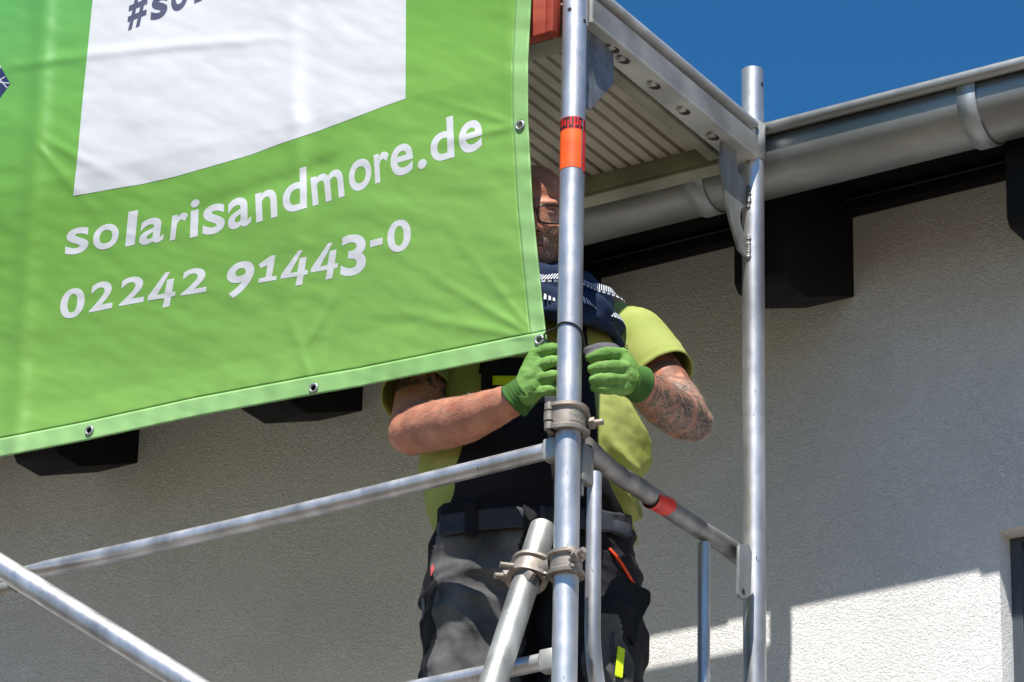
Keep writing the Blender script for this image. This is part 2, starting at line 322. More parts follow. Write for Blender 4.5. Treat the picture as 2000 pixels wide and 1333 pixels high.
# gutter: half round zinc, rolled bead on the front lip
bm = bmesh.new(); cy, cz, rg = .853, 5.915, .076; N = 26
prof = [(cy+rg, cz+.03)]+[(cy+rg*math.cos(t), cz-rg*math.sin(t)) for t in [math.pi*i/N for i in range(N+1)]]
prof += [(cy-rg, cz+.028)]
bc = (cy-rg-.010, cz+.034); prof += [(bc[0]+.0140*math.cos(t), bc[1]+.0140*math.sin(t)) for t in [-.6-2*math.pi*.88*i/18 for i in range(19)]]
xs = [-7.4+i*.4 for i in range(33)]
rings = [[bm.verts.new((x, y+.0006*math.sin(x*3), z+.0015*math.sin(x*1.7))) for (y, z) in prof] for x in xs]
for i in range(len(xs)-1):
    for j in range(len(prof)-1): bm.faces.new((rings[i][j], rings[i+1][j], rings[i+1][j+1], rings[i][j+1]))
gut = finish('gutter', bm, 'zinc', house, 'keep')
sm = gut.modifiers.new('thickness', 'SOLIDIFY'); sm.thickness = .0012
for x in [-.172+.655*k for k in range(-6, 6)]:
    bm = bmesh.new(); r2 = rg+.0035; w = .021
    pr2 = [(cy-rg-.004, cz+.05)]+[(cy-r2, cz+.02)]+[(cy-r2*math.cos(t), cz-r2*math.sin(t)) for t in [math.pi*i/20 for i in range(21)]]+[(cy+r2, cz+.05)]
    R = [[bm.verts.new((xx, y, z)) for (y, z) in pr2] for xx in (x-w, x+w)]
    for j in range(len(pr2)-1): bm.faces.new((R[0][j], R[1][j], R[1][j+1], R[0][j+1]))
    b = finish('gutter_bracket', bm, 'zinc_light', gut, 'keep'); s2 = b.modifiers.new('t', 'SOLIDIFY'); s2.thickness = .004; s2.offset = 0

# ------------------------------------------------------------------ scaffold
RT = .0242; Y2 = .732
frame = thing('scaffold', 'galvanised scaffold end frame with two standards and a ribbed top transom', 'scaffold', (0, .36, 0))
bm = bmesh.new(); open_pipe(bm, (0, 0, .1), (0, 0, 6.55), RT, .0205)
def hole(bm, px, py, Yc, r=.005):
    pass
front = finish('front_standard', bm, 'galv', frame, label='nearest upright pole with an orange sticker')
bm = bmesh.new(); open_pipe(bm, (.004, Y2, .1), (.004, Y2, 6.076), .0236, .0200)
finish('rear_standard', bm, 'galv', frame)
def camdir(px, py, Yc, Xc=0):
    """unit horizontal direction from a standard's axis towards the camera"""
    d = Vector((CAM[0]-Xc, CAM[1]-Yc, 0)); return d.normalized()
def patch(bm, cx, cy, r, z0, z1, a0, a1, n=20, mi=0, nz=1, ragged=0):
    """curved patch lying on a vertical tube; angles from the camera direction, + to the right"""
    base = math.atan2(CAM[1]-cy, CAM[0]-cx)
    g = []
    for j in range(nz+1):
        row = []
        for i in range(n+1):
            a = base+math.radians(a0+(a1-a0)*i/n); z = z0+(z1-z0)*j/nz
            if ragged and j in (0, nz): z += random.uniform(-ragged, ragged)
            row.append(bm.verts.new((cx+r*math.cos(a), cy+r*math.sin(a), z)))
        g.append(row)
    for j in range(nz):
        for i in range(n): f = bm.faces.new((g[j][i], g[j][i+1], g[j+1][i+1], g[j+1][i])); f.material_index = mi
def zat(px, py, X=0, Y=0): return P(px, py, Y=Y)[2]
# drilled pin holes on the standards
bm = bmesh.new()
def dot(bm, cx, cy, r, z, ang, rad):
    base = math.atan2(CAM[1]-cy, CAM[0]-cx)+math.radians(ang); n = Vector((math.cos(base), math.sin(base), 0)); t = n.cross(Vector((0, 0, 1)))
    c = Vector((cx, cy, z))+n*(r+.0004); bm.faces.new([bm.verts.new(c+t*rad*math.cos(k/14*6.2832)+Vector((0, 0, rad*math.sin(k/14*6.2832)))) for k in range(14)])
for a_ in ((0, 0, RT, zat(1113, 32), -25, .0045), (0, 0, RT, zat(1143, 42), 55, .0045), (.004, Y2, .0236, P(1492, 165, Y=Y2)[2], 58, .005), (.004, Y2, .0236, P(1492, 240, Y=Y2)[2], 58, .005)):
    bm = bmesh.new(); dot(bm, *a_); finish('pin_hole', bm, 'ink', frame, False)
# sticker
zs0, zs1, zs2 = zat(1120, 336), zat(1120, 262), zat(1120, 238)
bm = bmesh.new(); patch(bm, 0, 0, RT+.0007, zs0, zs1, -88, 44, 24, 0); patch(bm, 0, 0, RT+.0007, zs0-.004, zs1, 52, 95, 8, 1); patch(bm, 0, 0, RT+.0007, zs1, zs2, -88, 44, 24, 1); patch(bm, 0, 0, RT+.0007, zs1, zs2, 56, 92, 8, 1)
stk = finish('sticker', bm, ['sticker', 'sticker_red'], front, 'keep')
bm = bmesh.new()
x = -84
while x < 40:                              # a torn line of block capitals, only the strokes are left
    w = random.uniform(4, 8); h0 = random.choice((.1, .1, .5)); h1 = random.choice((.95, .95, .6))
    patch(bm, 0, 0, RT+.0012, zs1+(zs2-zs1)*h0, zs1+(zs2-zs1)*h1, x, x+w, 3, 0)
    if random.random() < .75: patch(bm, 0, 0, RT+.0012, zs1+(zs2-zs1)*.1, zs1+(zs2-zs1)*.3, x, x+w+8, 4, 0)
    if random.random() < .5: patch(bm, 0, 0, RT+.0012, zs1+(zs2-zs1)*.78, zs1+(zs2-zs1)*.95, x, x+w+8, 4, 0)
    x += w+random.uniform(5, 9)
patch(bm, 0, 0, RT+.0012, zs1+.002, zs2-.002, 60, 66, 2); patch(bm, 0, 0, RT+.0012, zs1+.002, zs2-.002, 74, 80, 2)
finish('sticker_print', bm, 'ink', stk, 'keep')
# transom: ribbed channel
tx = .030; zt0, zt1 = 5.850, 5.905; ya, yb = .022, Y2-.022
bm = bmesh.new()
nr = 13; ys = (ya, yb); prof = [(-.028, zt0+.004), (-.028, zt0), (tx-.003, zt0), (tx, zt0+.003)]
for i in range(nr):
    z0 = zt0+.004+(zt1-zt0-.008)*i/nr; dz = (zt1-zt0-.008)/nr; prof += [(tx, z0+dz*.15), (tx, z0+dz*.55), (tx-.003, z0+dz*.65), (tx-.003, z0+dz)]
prof += [(tx, zt1-.003), (tx-.003, zt1), (.006, zt1), (.006, zt0+.004)]
R = [[bm.verts.new((x, y, z)) for (x, z) in prof] for y in ys]
for j in range(len(prof)): bm.faces.new((R[0][j], R[0][(j+1) % len(prof)], R[1][(j+1) % len(prof)], R[1][j]))
bm.faces.new(R[0][::-1]); bm.faces.new(R[1]); trans = finish('transom', bm, 'alu', frame, True, angle=25)
for px, py in ((1195, 92), (1216, 113), (1276, 163), (1334, 213), (1391, 263)):
    bm = bmesh.new(); q = P(px, py, Z=zt0); box(bm, (q[0]-.010, q[1]-.012, zt0-.006), (q[0]+.004, q[1]+.010, zt0+.001), .002, Matrix.Rotation(.35, 3, 'X'))
    finish('claw', bm, 'alu', trans)
for px, py in ((1195, 92), (1216, 113), (1276, 163), (1334, 213), (1391, 263)):
    bm = bmesh.new(); q = P(px, py, Z=zt0); bm.faces.new([bm.verts.new((q[0]-.004+.012*math.cos(t), q[1]+.012+.016*math.sin(t), zt0-.0006)) for t in [i*.5236 for i in range(12)]])
    finish('slot', bm, 'ink', trans, False)
# gusset plates welded to the standards
def gus(pts, X, name='gusset_plate', m='galv_shade', lab=None):
    bm = bmesh.new(); plate(bm, pts, (1, 0, 0), .006)
    bmesh.ops.bevel(bm, geom=[e for e in bm.edges], offset=.0016, segments=2, affect='EDGES')
    return finish(name, bm, m, frame, label=lab)
gus([(0, .024, 5.85), (0, .150, 5.85), (0, .152, 5.776), (0, .062, 5.676), (0, .024, 5.672)], 0)
arc = [(0, Y2-.024-.030*math.sin(t)*1.0, 5.735-.038*math.cos(t)) for t in [math.pi*i/10 for i in range(11)]]
gus([(0, .600, 5.85), (0, .592, 5.80), (0, .622, 5.700), (0, .672, 5.628), (0, Y2-.022, 5.622), (0, Y2-.022, 5.668)]+[(0, Y2-.024-.032*math.sin(t), 5.706-.036*math.cos(t)) for t in [math.pi*i/10 for i in range(11)]]+[(0, Y2-.022, 5.745), (0, Y2-.022, 5.785), (0, .665, 5.81), (0, .662, 5.85)], 0, m='galv_dull')
for (z0, z1) in ((5.625, 5.672), (5.742, 5.788), (5.845, 5.93)):
    n = 9; bm = bmesh.new()                 # weld seams
    for i in range(n):
        z = z0+(z1-z0)*i/(n-1); bmesh.ops.create_uvsphere(bm, u_segments=8, v_segments=6, radius=.0055+random.uniform(-.001, .001), matrix=Matrix.Translation((.006+random.uniform(-.001, .001), Y2-.023, z)))
    finish('weld', bm, 'galv_mottled_shade', frame)
bm = bmesh.new()
for i in range(16):
    bmesh.ops.create_uvsphere(bm, u_segments=8, v_segments=6, radius=.005, matrix=Matrix.Translation((.018, .016, 5.84+i*.006)))
finish('weld', bm, 'galv_mottled_shade', frame)
bm = bmesh.new(); patch(bm, .004, Y2, .0262, 5.86, 5.945, 15, 95, 10, 0, 1); finish('wedge_clip', bm, 'galv_dull', frame, 'keep').modifiers.new('t', 'SOLIDIFY').thickness = .004

# deck
dx0, dx1 = -2.57, -.036
deck = thing('scaffold_deck', 'upper scaffold deck seen from below with a ribbed metal underside', 'scaffold deck', (-1.3, .36, 5.85))
bm = bmesh.new(); pz = 5.885; prof = []; x = dx1
while x > dx0:
    prof += [(x, pz), (x-.020, pz), (x-.022, pz+.012), (x-.029, pz+.012), (x-.031, pz)]; x -= .033
R = [[bm.verts.new((x, y, z)) for (x, z) in prof] for y in (.088, .668)]
for j in range(len(prof)-1): bm.faces.new((R[0][j], R[0][j+1], R[1][j+1], R[1][j]))
finish('ribbed_sheet', bm, 'deck', deck, False)
bm = bmesh.new()
for (y0, y1) in ((.028, .086), (.670, .716)):
    box(bm, (dx0, y0, 5.838), (dx1, y1, 5.846), .002); box(bm, (dx0, (y0 if y0 > .3 else y1-.006), 5.8465), (dx1, (y0+.006 if y0 > .3 else y1), 5.925), .002)
    box(bm, (dx0, (y1-.006 if y0 > .3 else y0), 5.8465), (dx1, (y1 if y0 > .3 else y0+.006), 5.925), .002)
finish('side_beam', bm, 'deckbeam', deck)
bm = bmesh.new(); box(bm, (dx1-.030, .0875, 5.848), (dx1-.002, .6685, 5.884), .003); finish('end_beam', bm, 'deckbeam', deck)
bm = bmesh.new(); box(bm, (dx0, .020, 5.9265), (.030, .712, 5.9385), .003); finish('deck_plate', bm, 'alu', deck)
bm = bmesh.new()
q = P(1385, 306, Y=.669); bm.faces.new([bm.verts.new((q[0]+.006*math.cos(t), .6695, q[2]+.006*math.sin(t))) for t in [i*.4488 for i in range(14)]])
finish('bolt_hole', bm, 'ink', deck, False)
bm = bmesh.new(); box(bm, (-2.55, -.032, 5.818), (-.048, -.004, 5.965), .004); box(bm, (-.0475, -.034, 5.818), (-.030, -.002, 5.966), .003)
finish('toe_board', bm, 'wood', None, loc=(-1.3, -.02, 5.8), label='red painted wooden toe board behind the top right of the banner', cat='toe board')
# lower deck under the worker
low = thing('scaffold_deck', 'lower scaffold deck the worker stands on', 'scaffold deck', (-1.3, .36, 3.87))
bm = bmesh.new(); box(bm, (dx0, .03, 3.86), (-.03, .70, 3.895), .004); finish('deck_plate', bm, 'alu', low)
bm = bmesh.new(); box(bm, (dx0, .03, 3.80), (-.03, .07, 3.859), .002); box(bm, (dx0, .66, 3.80), (-.03, .70, 3.859), .002); finish('side_beam', bm, 'deckbeam', low)
bm = bmesh.new(); box(bm, (-.025, .026, 3.80), (.025, Y2-.024, 3.86), .003); finish('transom', bm, 'alu', frame)

# front guard rails
def rail(za, zb, xb, label, cap=True):
    bm = bmesh.new(); y = .006
    xa = -.052; n = 26; pts = [(xa+(xb-xa)*i/n, y, za+(zb-za)*i/n-.006*math.sin(math.pi*i/n)) for i in range(n+1)]
    tube(bm, pts, [.0168]*n+[.0165], 24, flat=[(1, 1)]*(n-1)+[(1, .8), (1, .45)])
    o = thing('guard_rail', label, 'guard rail', (xa, y, za), 'guard rails of the scaffold front')
    b = finish('rail_tube', bm, 'galv', o)
    bm = bmesh.new(); box(bm, (-.052, -.010, za-.024), (-.020, .020, za+.020), .005); finish('wedge_end', bm, 'galv_dull', o)
    return o
rail(4.932, 4.918, -1.335, 'upper guard rail in front of the worker, running left from the nearest pole')
rail(4.505, 4.49, -2.4, 'lower guard rail at the bottom edge, behind the leaning tube')
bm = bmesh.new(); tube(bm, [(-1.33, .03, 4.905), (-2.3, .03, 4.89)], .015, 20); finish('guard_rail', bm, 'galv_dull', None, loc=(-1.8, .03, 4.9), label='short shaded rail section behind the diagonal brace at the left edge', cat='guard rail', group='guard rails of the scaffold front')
# diagonal brace in front
a = P(0, 1106, Y=-.10); b = P(385, 1345, Y=-.10); d = (b-a)/np.linalg.norm(b-a)
bm = bmesh.new(); open_pipe(bm, a-d*1.1, b+d*1.2, .0242, .0205); finish('diagonal_brace', bm, 'galv', None, loc=tuple(a), label='thick diagonal brace tube crossing the lower left corner', cat='brace')
# end guard rail (loop) closing the scaffold end
egr = thing('end_guard_rail', 'bent tubular end guard rail with a red sticker between the two standards', 'guard rail', (0, .36, 4.95))
pts = [P(1136, 868, X=-.004), P(1152, 880, X=-.004), P(1175, 903, X=-.004), P(1205, 928, X=-.004), P(1250, 953, X=-.004), P(1300, 990, X=-.004), P(1350, 1025, X=-.004), P(1400, 1054, X=-.004), P(1440, 1082, X=0.004), P(1452, 1092, X=.01)]
ps = []
for i in range(len(pts)-1):
    for k in range(5): ps.append(pts[i]+(pts[i+1]-pts[i])*k/5)
ps.append(pts[-1]); ps = [np.mean(ps[max(0, i-3):i+4], axis=0) for i in range(len(ps))]
bm = bmesh.new(); tube(bm, ps, .0195, 24, flat=[(1, 1.12)]*8+[(1, 1)]*(len(ps)-15)+[(.9, 1.1)]*7); top = finish('top_tube', bm, 'galv_mottled_shade', egr)
c0 = Vector(P(1271, 974, X=-.004)); c1 = Vector(P(1304, 991, X=-.004)); bm = bmesh.new(); tube(bm, [c0, (c0+c1)/2, c1], .0203, 24, cap=False); finish('red_sticker', bm, 'sticker_red', top)
bm = bmesh.new(); tube(bm, [P(1375, 1062, X=-.002), P(1374, 1400, X=-.002), P(1374, 1700, X=-.002)*[1, 1, 0]+[0, 0, P(1160, 1225, X=.012)[2]-.42]], .0125, 20); finish('upright_tube', bm, 'galv', egr)
q0 = P(1161, 925, X=.012); z1 = P(1160, 1225, X=.012)[2]
pts = [Vector(q0), Vector((q0[0], q0[1], z1))]+[p for p in bez((q0[0], q0[1], z1), (q0[0], q0[1], z1-.13), (q0[0], q0[1]+.11, z1-.26), 12)][1:]+[Vector((q0[0], q0[1]+.20, z1-.34)), Vector((q0[0], q0[1]+.30, z1-.40)), Vector((q0[0], q0[1]+.42, z1-.42)), Vector((q0[0], .70, z1-.42))]
bm = bmesh.new(); tube(bm, pts, .0155, 22, flat=[(.9, .9)]+[(1, 1)]*(len(pts)-1)); finish('bent_tube', bm, 'galv', egr)
bm = bmesh.new(); box(bm, (-.004, .028, 4.87), (.018, .070, 4.945), .004); box(bm, (.001, .032, 4.84), (.012, .042, 4.87), .002); finish('pocket_bracket', bm, 'galv_dull', egr)
bm = bmesh.new(); pp = [P(x, y, X=.030) for x, y in ((1441, 1064), (1462, 1064), (1467, 1080), (1465, 1160), (1459, 1170), (1445, 1171), (1439, 1162), (1441, 1112))]
plate(bm, pp, (1, 0, 0), .006); bmesh.ops.bevel(bm, geom=list(bm.edges), offset=.002, segments=2, affect='EDGES')
hk = finish('latch_plate', bm, 'zinc_light', egr)
q = P(1452, 1156, X=.0335); bm = bmesh.new(); bm.faces.new([bm.verts.new((.0338, q[1]+.006*math.cos(t), q[2]+.006*math.sin(t))) for t in [i*.4488 for i in range(14)]]); finish('latch_hole', bm, 'ink', hk, False)
# raker tube with swivel coupler
ra = Vector(P(1061, 1032, X=-.082)); rb = Vector(P(960, 1345, X=-.082)); rdn = (rb-ra).normalized()
bm = bmesh.new(); open_pipe(bm, ra-rdn*.0, ra+rdn*4.6, .0262, .022); rk = finish('raker_tube', bm, 'galv_dull', None, loc=tuple(ra), label='short end of a leaning support tube clamped left of the nearest pole', cat='tube')

def clamp(bm, c, ax, h=.05, r=.0255, bolt=None, hinge=None):
    """one half of a coupler: band with flanged edges, hinge knuckle and bolt"""
    ax = Vector(ax).normalized(); c = Vector(c); n = 40
    a = (Vector(hinge)-ax*Vector(hinge).dot(ax)).normalized(); b = ax.cross(a)
    prof = [(r+.0005, -h/2), (r+.011, -h/2), (r+.0115, -h/2+.007), (r+.006, -h/2+.011), (r+.006, h/2-.011), (r+.0115, h/2-.007), (r+.011, h/2), (r+.0005, h/2)]
    R = []
    for k in range(n):
        t = 2*math.pi*k/n; e = 1+.22*max(0, math.cos(t))**6+.16*max(0, -math.cos(t))**6
        R.append([bm.verts.new(c+(a*math.cos(t)*e+b*math.sin(t))*rr+ax*zz) for rr, zz in prof])
    m = len(prof)
    for k in range(n):
        for j in range(m): bm.faces.new((R[k][j], R[k][(j+1) % m], R[(k+1) % n][(j+1) % m], R[(k+1) % n][j]))
    # hinge knuckle: two outer ears and the middle one
    for z0, z1, rr in ((-h/2, -h/2+.014, .0095), (-h/2+.018, h/2-.018, .0105), (h/2-.014, h/2, .0095)):
        tube(bm, [c+a*(r+.015)+ax*z0, c+a*(r+.015)+ax*z1], rr, 18)
    tube(bm, [c+a*(r+.015)-ax*(h/2+.004), c+a*(r+.015)+ax*(h/2+.004)], .0045, 12)
    # swing bolt, nut
    bd = Vector(bolt).normalized(); s = c-a*(r+.012)
    for sgn in (-1, 1): tube(bm, [s-ax*(sgn*.012), s-ax*(sgn*(h/2-.005))], .008, 14)
    tube(bm, [s-bd*.03, s+bd*.034], .0062, 14); tube(bm, [s+bd*.006, s+bd*.018], .0115, 6); tube(bm, [s-bd*.034, s-bd*.026], .011, 6)
rg_ = Vector(rh); fd = Vector((-math.sin(YAW), math.cos(YAW), 0))
zc = zat(1110, 822); bm = bmesh.new()
clamp(bm, (0, 0, zc), (0, 0, 1), .054, .0250, bolt=(rg_*.9+Vector((0, 0, .05))-fd*.25), hinge=-rg_*.92-fd*.40)
cp = finish('coupler', bm, 'cast', None, loc=(0, 0, zc), label='cast steel coupler on the nearest pole just below the gloves', cat='coupler', group='couplers on the nearest pole')
bm = bmesh.new()
for k in range(11):                        # raised casting marks on the band
    a0 = 4+k*6.0; patch(bm, 0, 0, .0322, zc+random.uniform(-.004, .006), zc+random.uniform(.009, .014), a0, a0+2.5, 2); patch(bm, 0, 0, .0322, zc-.012, zc-.012+random.uniform(.004, .010), a0+1, a0+4, 2)
finish('casting_mark', bm, 'deckbeam', cp, 'keep')
# swivel coupler joining raker and standard
zc2 = zat(1110, 1108); rc = ra+rdn*((Vector((0, 0, zc2+.006)).z-ra.z)/rdn.z)
bm = bmesh.new()
clamp(bm, (0, 0, zc2+.004), (0, 0, 1), .046, .0248, bolt=(rg_*.6-fd*.75+Vector((0, 0, .25))), hinge=-rg_*.3+fd*.9)
clamp(bm, rc, rdn, .046, .0268, bolt=(-rg_*.95-fd*.3+Vector((0, 0, -.1))), hinge=rg_*.75-fd*.5)
mid = (Vector((0, 0, zc2))+rc)/2; tube(bm, [mid-Vector((.012, 0, 0)), mid+Vector((.012, 0, 0))], .019, 20)
tube(bm, [rc-rg_*.03-fd*.03, rc-rg_*.055-fd*.036], .006, 10)
box(bm, (rc[0]-.004, rc[1]-.036, rc[2]-.04), (rc[0]+.025, rc[1]-.022, rc[2]-.006), .004, Matrix.Rotation(.7, 3, 'Y'))
finish('coupler', bm, 'cast', None, loc=(0, 0, zc2), label='swivel coupler joining the leaning tube to the nearest pole', cat='coupler', group='couplers on the nearest pole')

# ------------------------------------------------------------------ banner
def interp(t, xs, ys): return float(np.interp(t, xs, ys))
def bot(x): return float(np.interp(x, [-600, 0, 160, 380, 612, 700, 870, 1070], [1015, 893, 862, 814, 771, 756, 722, 682]))
def right(y): return float(np.interp(y, [-700, 0, 120, 230, 400, 600, 684], [1030, 1037, 1031, 1031, 1040, 1060, 1070]))
def rel(x, y):
    """relief of the cloth (metres towards the viewer are negative)"""
    r = 0.0
    d = x-interp(y, [-700, 0, 150, 270, 450, 890], [98, 88, 80, 74, 58, 30]); r -= .013*math.exp(-(d/20)**2)+.004*math.exp(-(d/70)**2)
    d = x-interp(y, [-700, 200, 264, 407, 605, 720], [585, 585, 594, 597, 577, 552]); amp = interp(y, [0, 180, 300, 500, 760], [.3, .8, 1, 1, .5]); r += amp*(-.0055*math.exp(-((d+12)/18)**2)+.0065*math.exp(-((d-22)/30)**2))
    d = y-(134-.17*x+.00012*x*x); r -= .0036*math.exp(-(d/10)**2)*interp(x, [0, 60, 480, 620], [.2, 1, 1, 0])
    d = y-(395-.34*(x-430)); r += .0045*math.exp(-(d/20)**2)*interp(x, [330, 430, 640, 700], [0, 1, 1, 0])
    d = (x-990)*.97-(y-0)*.02; r -= .0025*math.exp(-(d/14)**2)*interp(y, [-100, 60, 250, 300], [1, 1, .6, 0])
    r += .007*math.sin((x*.9+y*.35)/210.0+.6)+.008*math.sin((x*.3-y*1.1)/150.0)
    nv = noise.fractal(Vector((x/260+y/700, y/120-x/380, .3)), .8, 2.0, 4); r += .0036*nv
    # tension folds running from the corner eyelet and the side eyelet
    for ex, ey, an, ln, am, wd in ((1053, 664, 2.60, 420, .0040, 11), (1053, 664, 2.95, 520, .0036, 13), (1053, 664, 2.25, 360, .0032, 10), (1015, 245, 2.85, 300, .0034, 10), (1015, 245, 3.35, 360, .0036, 12), (612, 758, 1.9, 260, .003, 12), (612, 758, 1.25, 240, .003, 12), (174, 841, 1.35, 300, .003, 13), (60, 270, -.85, 260, .0045, 12), (85, 270, -.5, 300, .004, 12), (590, 690, 1.05, 280, .0035, 13)):
        dx, dy = x-ex, ey-y; ca, sa = math.cos(an), math.sin(an); al = dx*ca+dy*sa
        if 0 < al < ln:
            pe = -dx*sa+dy*ca; w_ = wd*(.5+al/ln); r -= am*math.exp(-(pe/w_)**2)*min(1, al/40)*(1-al/ln)
    e = bot(x)-y
    if e < 60: r += .0016*math.sin(x/7.5+1.5*math.sin(x/60))*(1-e/60)
    e = right(y)-x
    if e < 50: r += .0012*math.sin(y/9.0+math.sin(y/50))*(1-e/50)
    return r*.95
def snormal(x, y):
    a = surf(x+1.5, y)-surf(x-1.5, y); b = surf(x, y-1.5)-surf(x, y+1.5); n = a.cross(b).normalized(); return n if n.y < 0 else -n
def surf(x, y, off=0.0):
    return Vector(P(x, y, Y=interp(y-90-.235*(1050-x), [-200, 40, 480, 600], [-.062, -.058, -.004, .0])+rel(x, y)*.8-off))
STEP = 5
banner = thing('banner', 'green advertising banner with white lettering tied to the scaffold front', 'banner', tuple(surf(500, 400)))
gx = np.arange(-600, 1085, STEP)
def uvgrid(u0, u1, v0, v1, nu, nv):
    """material grid: u across (0 left..1 right), v measured up from the bottom edge in px"""
    g = []
    for j in range(nv+1):
        row = []
        for i in range(nu+1):
            u = u0+(u1-u0)*i/nu; x = -600+u*1640; yb = None
            row.append((u, v0+(v1-v0)*j/nv))
        g.append(row)
    return g
def bxy(u, v):
    # u in 0..1, v px above bottom edge
    x = -600+1670*u
    for _ in range(3):
        y = bot(x)-v; x = -600+(right(y)+600)*u
    return x, bot(x)-v
eyelets = [(1015, 245), (1053, 664), (612, 758), (174, 841), (-262, 930), (-590+20, 990), (1016, -180), (1012, -600)]
def sheet(us, vs, off, name, m, parent, holes=False):
    bm = bmesh.new(); g = []; px = {}
    for v in vs:
        row = []
        for u in us:
            x, y = bxy(u, v); b = bm.verts.new(surf(x, y, off)); px[b] = (x, y); row.append(b)
        g.append(row)
    for j in range(len(vs)-1):
        for i in range(len(us)-1):
            q = (g[j][i], g[j][i+1], g[j+1][i+1], g[j+1][i])
            if holes:
                c = [sum(px[k][0] for k in q)/4, sum(px[k][1] for k in q)/4]
                if any((c[0]-e[0])**2+(c[1]-e[1])**2 < 36 for e in eyelets): continue
            bm.faces.new(q)
    return finish(name, bm, m, parent, 'keep')
us = list(np.linspace(0, 1, 230)); vs = list(np.linspace(0, 1480, 200))
uh = 1-30/1660; hv = 36
cloth = sheet(list(np.linspace(0, uh, 400)), list(np.linspace(hv, 1300, 240)), 0, 'cloth', 'green', banner, True)
cloth.modifiers.new('t', 'SOLIDIFY').thickness = .0008
h1 = sheet(list(np.linspace(0, 1, 420)), list(np.linspace(0, hv, 10)), .0006, 'hem', 'hem', banner, True); h1.modifiers.new('t', 'SOLIDIFY').thickness = .0018
h2 = sheet(list(np.linspace(uh, 1, 8)), list(np.linspace(hv, 1300, 260)), .0006, 'hem', 'hem', banner, True); h2.modifiers.new('t', 'SOLIDIFY').thickness = .0018
for (ex, ey) in eyelets:
    bm = bmesh.new(); c = surf(ex, ey, .0025); n = 24; rings = []
    for (r, o) in ((.0060, .001), (.0066, -.0012), (.0082, -.0020), (.0102, -.0012), (.0110, .001)):
        rings.append([bm.verts.new(c+Vector((r*math.cos(6.2832*k/n), o, r*math.sin(6.2832*k/n)))) for k in range(n)])
    for i in range(4):
        for k in range(n): bm.faces.new((rings[i][k], rings[i][(k+1) % n], rings[i+1][(k+1) % n], rings[i+1][k]))
    finish('eyelet', bm, 'zinc_light', banner, 'all')

def conform(bm, off, name, m, parent):
    """bm drawn in photo-plane units (x, y, 0) -> cut by a grid and laid on the cloth"""
    xs = [v.co.x for v in bm.verts]; ys = [v.co.y for v in bm.verts]
    for x in np.arange(math.floor(min(xs)/STEP)*STEP, max(xs), STEP):
        bmesh.ops.bisect_plane(bm, geom=bm.verts[:]+bm.edges[:]+bm.faces[:], plane_co=(x, 0, 0), plane_no=(1, 0, 0))
    for y in np.arange(math.floor(min(ys)/STEP)*STEP, max(ys), STEP):
        bmesh.ops.bisect_plane(bm, geom=bm.verts[:]+bm.edges[:]+bm.faces[:], plane_co=(0, y, 0), plane_no=(0, 1, 0))
    nn = [snormal(v.co.x, v.co.y) for v in bm.verts]
    for v in bm.verts: v.co = surf(v.co.x, v.co.y, off)
    for f in bm.faces:
        f.normal_update()
        if f.normal.y > 0: f.normal_flip()
    o = finish(name, bm, m, parent, 'keep'); o.data.normals_split_custom_set_from_vertices(nn); return o
def glyph(bm, ch, b, t, w, slope, bold=.03):
    cu = bpy.data.curves.new('g', 'FONT'); cu.body = ch; cu.offset = bold; cu.resolution_u = 6; o = bpy.data.objects.new('g', cu); COL.objects.link(o)
    me = bpy.data.meshes.new_from_object(o.evaluated_get(bpy.context.evaluated_depsgraph_get()))
    co = np.array([v.co[:] for v in me.vertices]); lo = co.min(0); hi = co.max(0)
    vs = []
    for c in co:
        u = (c[0]-lo[0])/(hi[0]-lo[0])-.5; v = (c[1]-lo[1])/(hi[1]-lo[1])
        vs.append(bm.verts.new((b[0]+(t[0]-b[0])*v+u*w, b[1]+(t[1]-b[1])*v-slope*u*w, 0)))
    for p in me.polygons:
        try: bm.faces.new([vs[i] for i in p.vertices])
        except ValueError: pass
    bpy.data.objects.remove(o); bpy.data.curves.remove(cu); bpy.data.meshes.remove(me)
FOUR = ((930, 886), (968, 880), (862, 1068), (922, 1056), (944, 945), (1000, 934), (984, 1045), (1012, 1040), (1006, 1078), (975, 1084), (962, 1160), (905, 1172), (922, 1094), (782, 1114), (786, 1082))
def four(bm, b, t, w, slope):
    """open topped figure four"""
    vs = []
    for x, y in FOUR:
        v = .5
        for _ in range(4): cx = 892+23*v; v = (1165-y-.18*(x-cx))/275
        u = (x-(892+23*v))/228; vs.append(bm.verts.new((b[0]+(t[0]-b[0])*v+u*w, b[1]+(t[1]-b[1])*v-slope*u*w, 0)))
    f = bm.faces.new(vs); f.normal_update(); bmesh.ops.triangulate(bm, faces=[f], ngon_method='EAR_CLIP')
def R1(x, y): return (100+x/4.165, 320+y/4.165)
def R2(x, y): return (420+x/4.165, 280+y/4.165)
def R3(x, y): return (700+x/5.553, 200+y/5.553)
def R4(x, y): return (220+x/10, y/10)
K = 4.165; K3 = 5.553
bx_ = [143, 190, 234, 278, 340, 431, 492, 550, 620, 700, 750, 792]; by_ = [383, 375, 367, 360, 346, 320, 302, 280, 257, 227, 208, 193]
bm = bmesh.new(); G_p = []; PXN = []
for v in np.linspace(0, 1, 130):
    row = []
    for u in np.linspace(0, 1, 150):
        xb = 143+649*u; yb = np.interp(xb, bx_, by_); y = yb+(-330-.22*(xb-400)*0-yb)*v
        xl_ = np.interp(y, [-330, -80, 0, 110, 210, 300, 383], [208, 192, 181, 170, 160, 152, 143]); xr_ = np.interp(y, [-330, 0, 193], [786, 793, 792])
        x = xl_+(xr_-xl_)*u; x = x if v else xb; row.append(bm.verts.new(surf(x, y, .0005)))
    G_p.append(row)
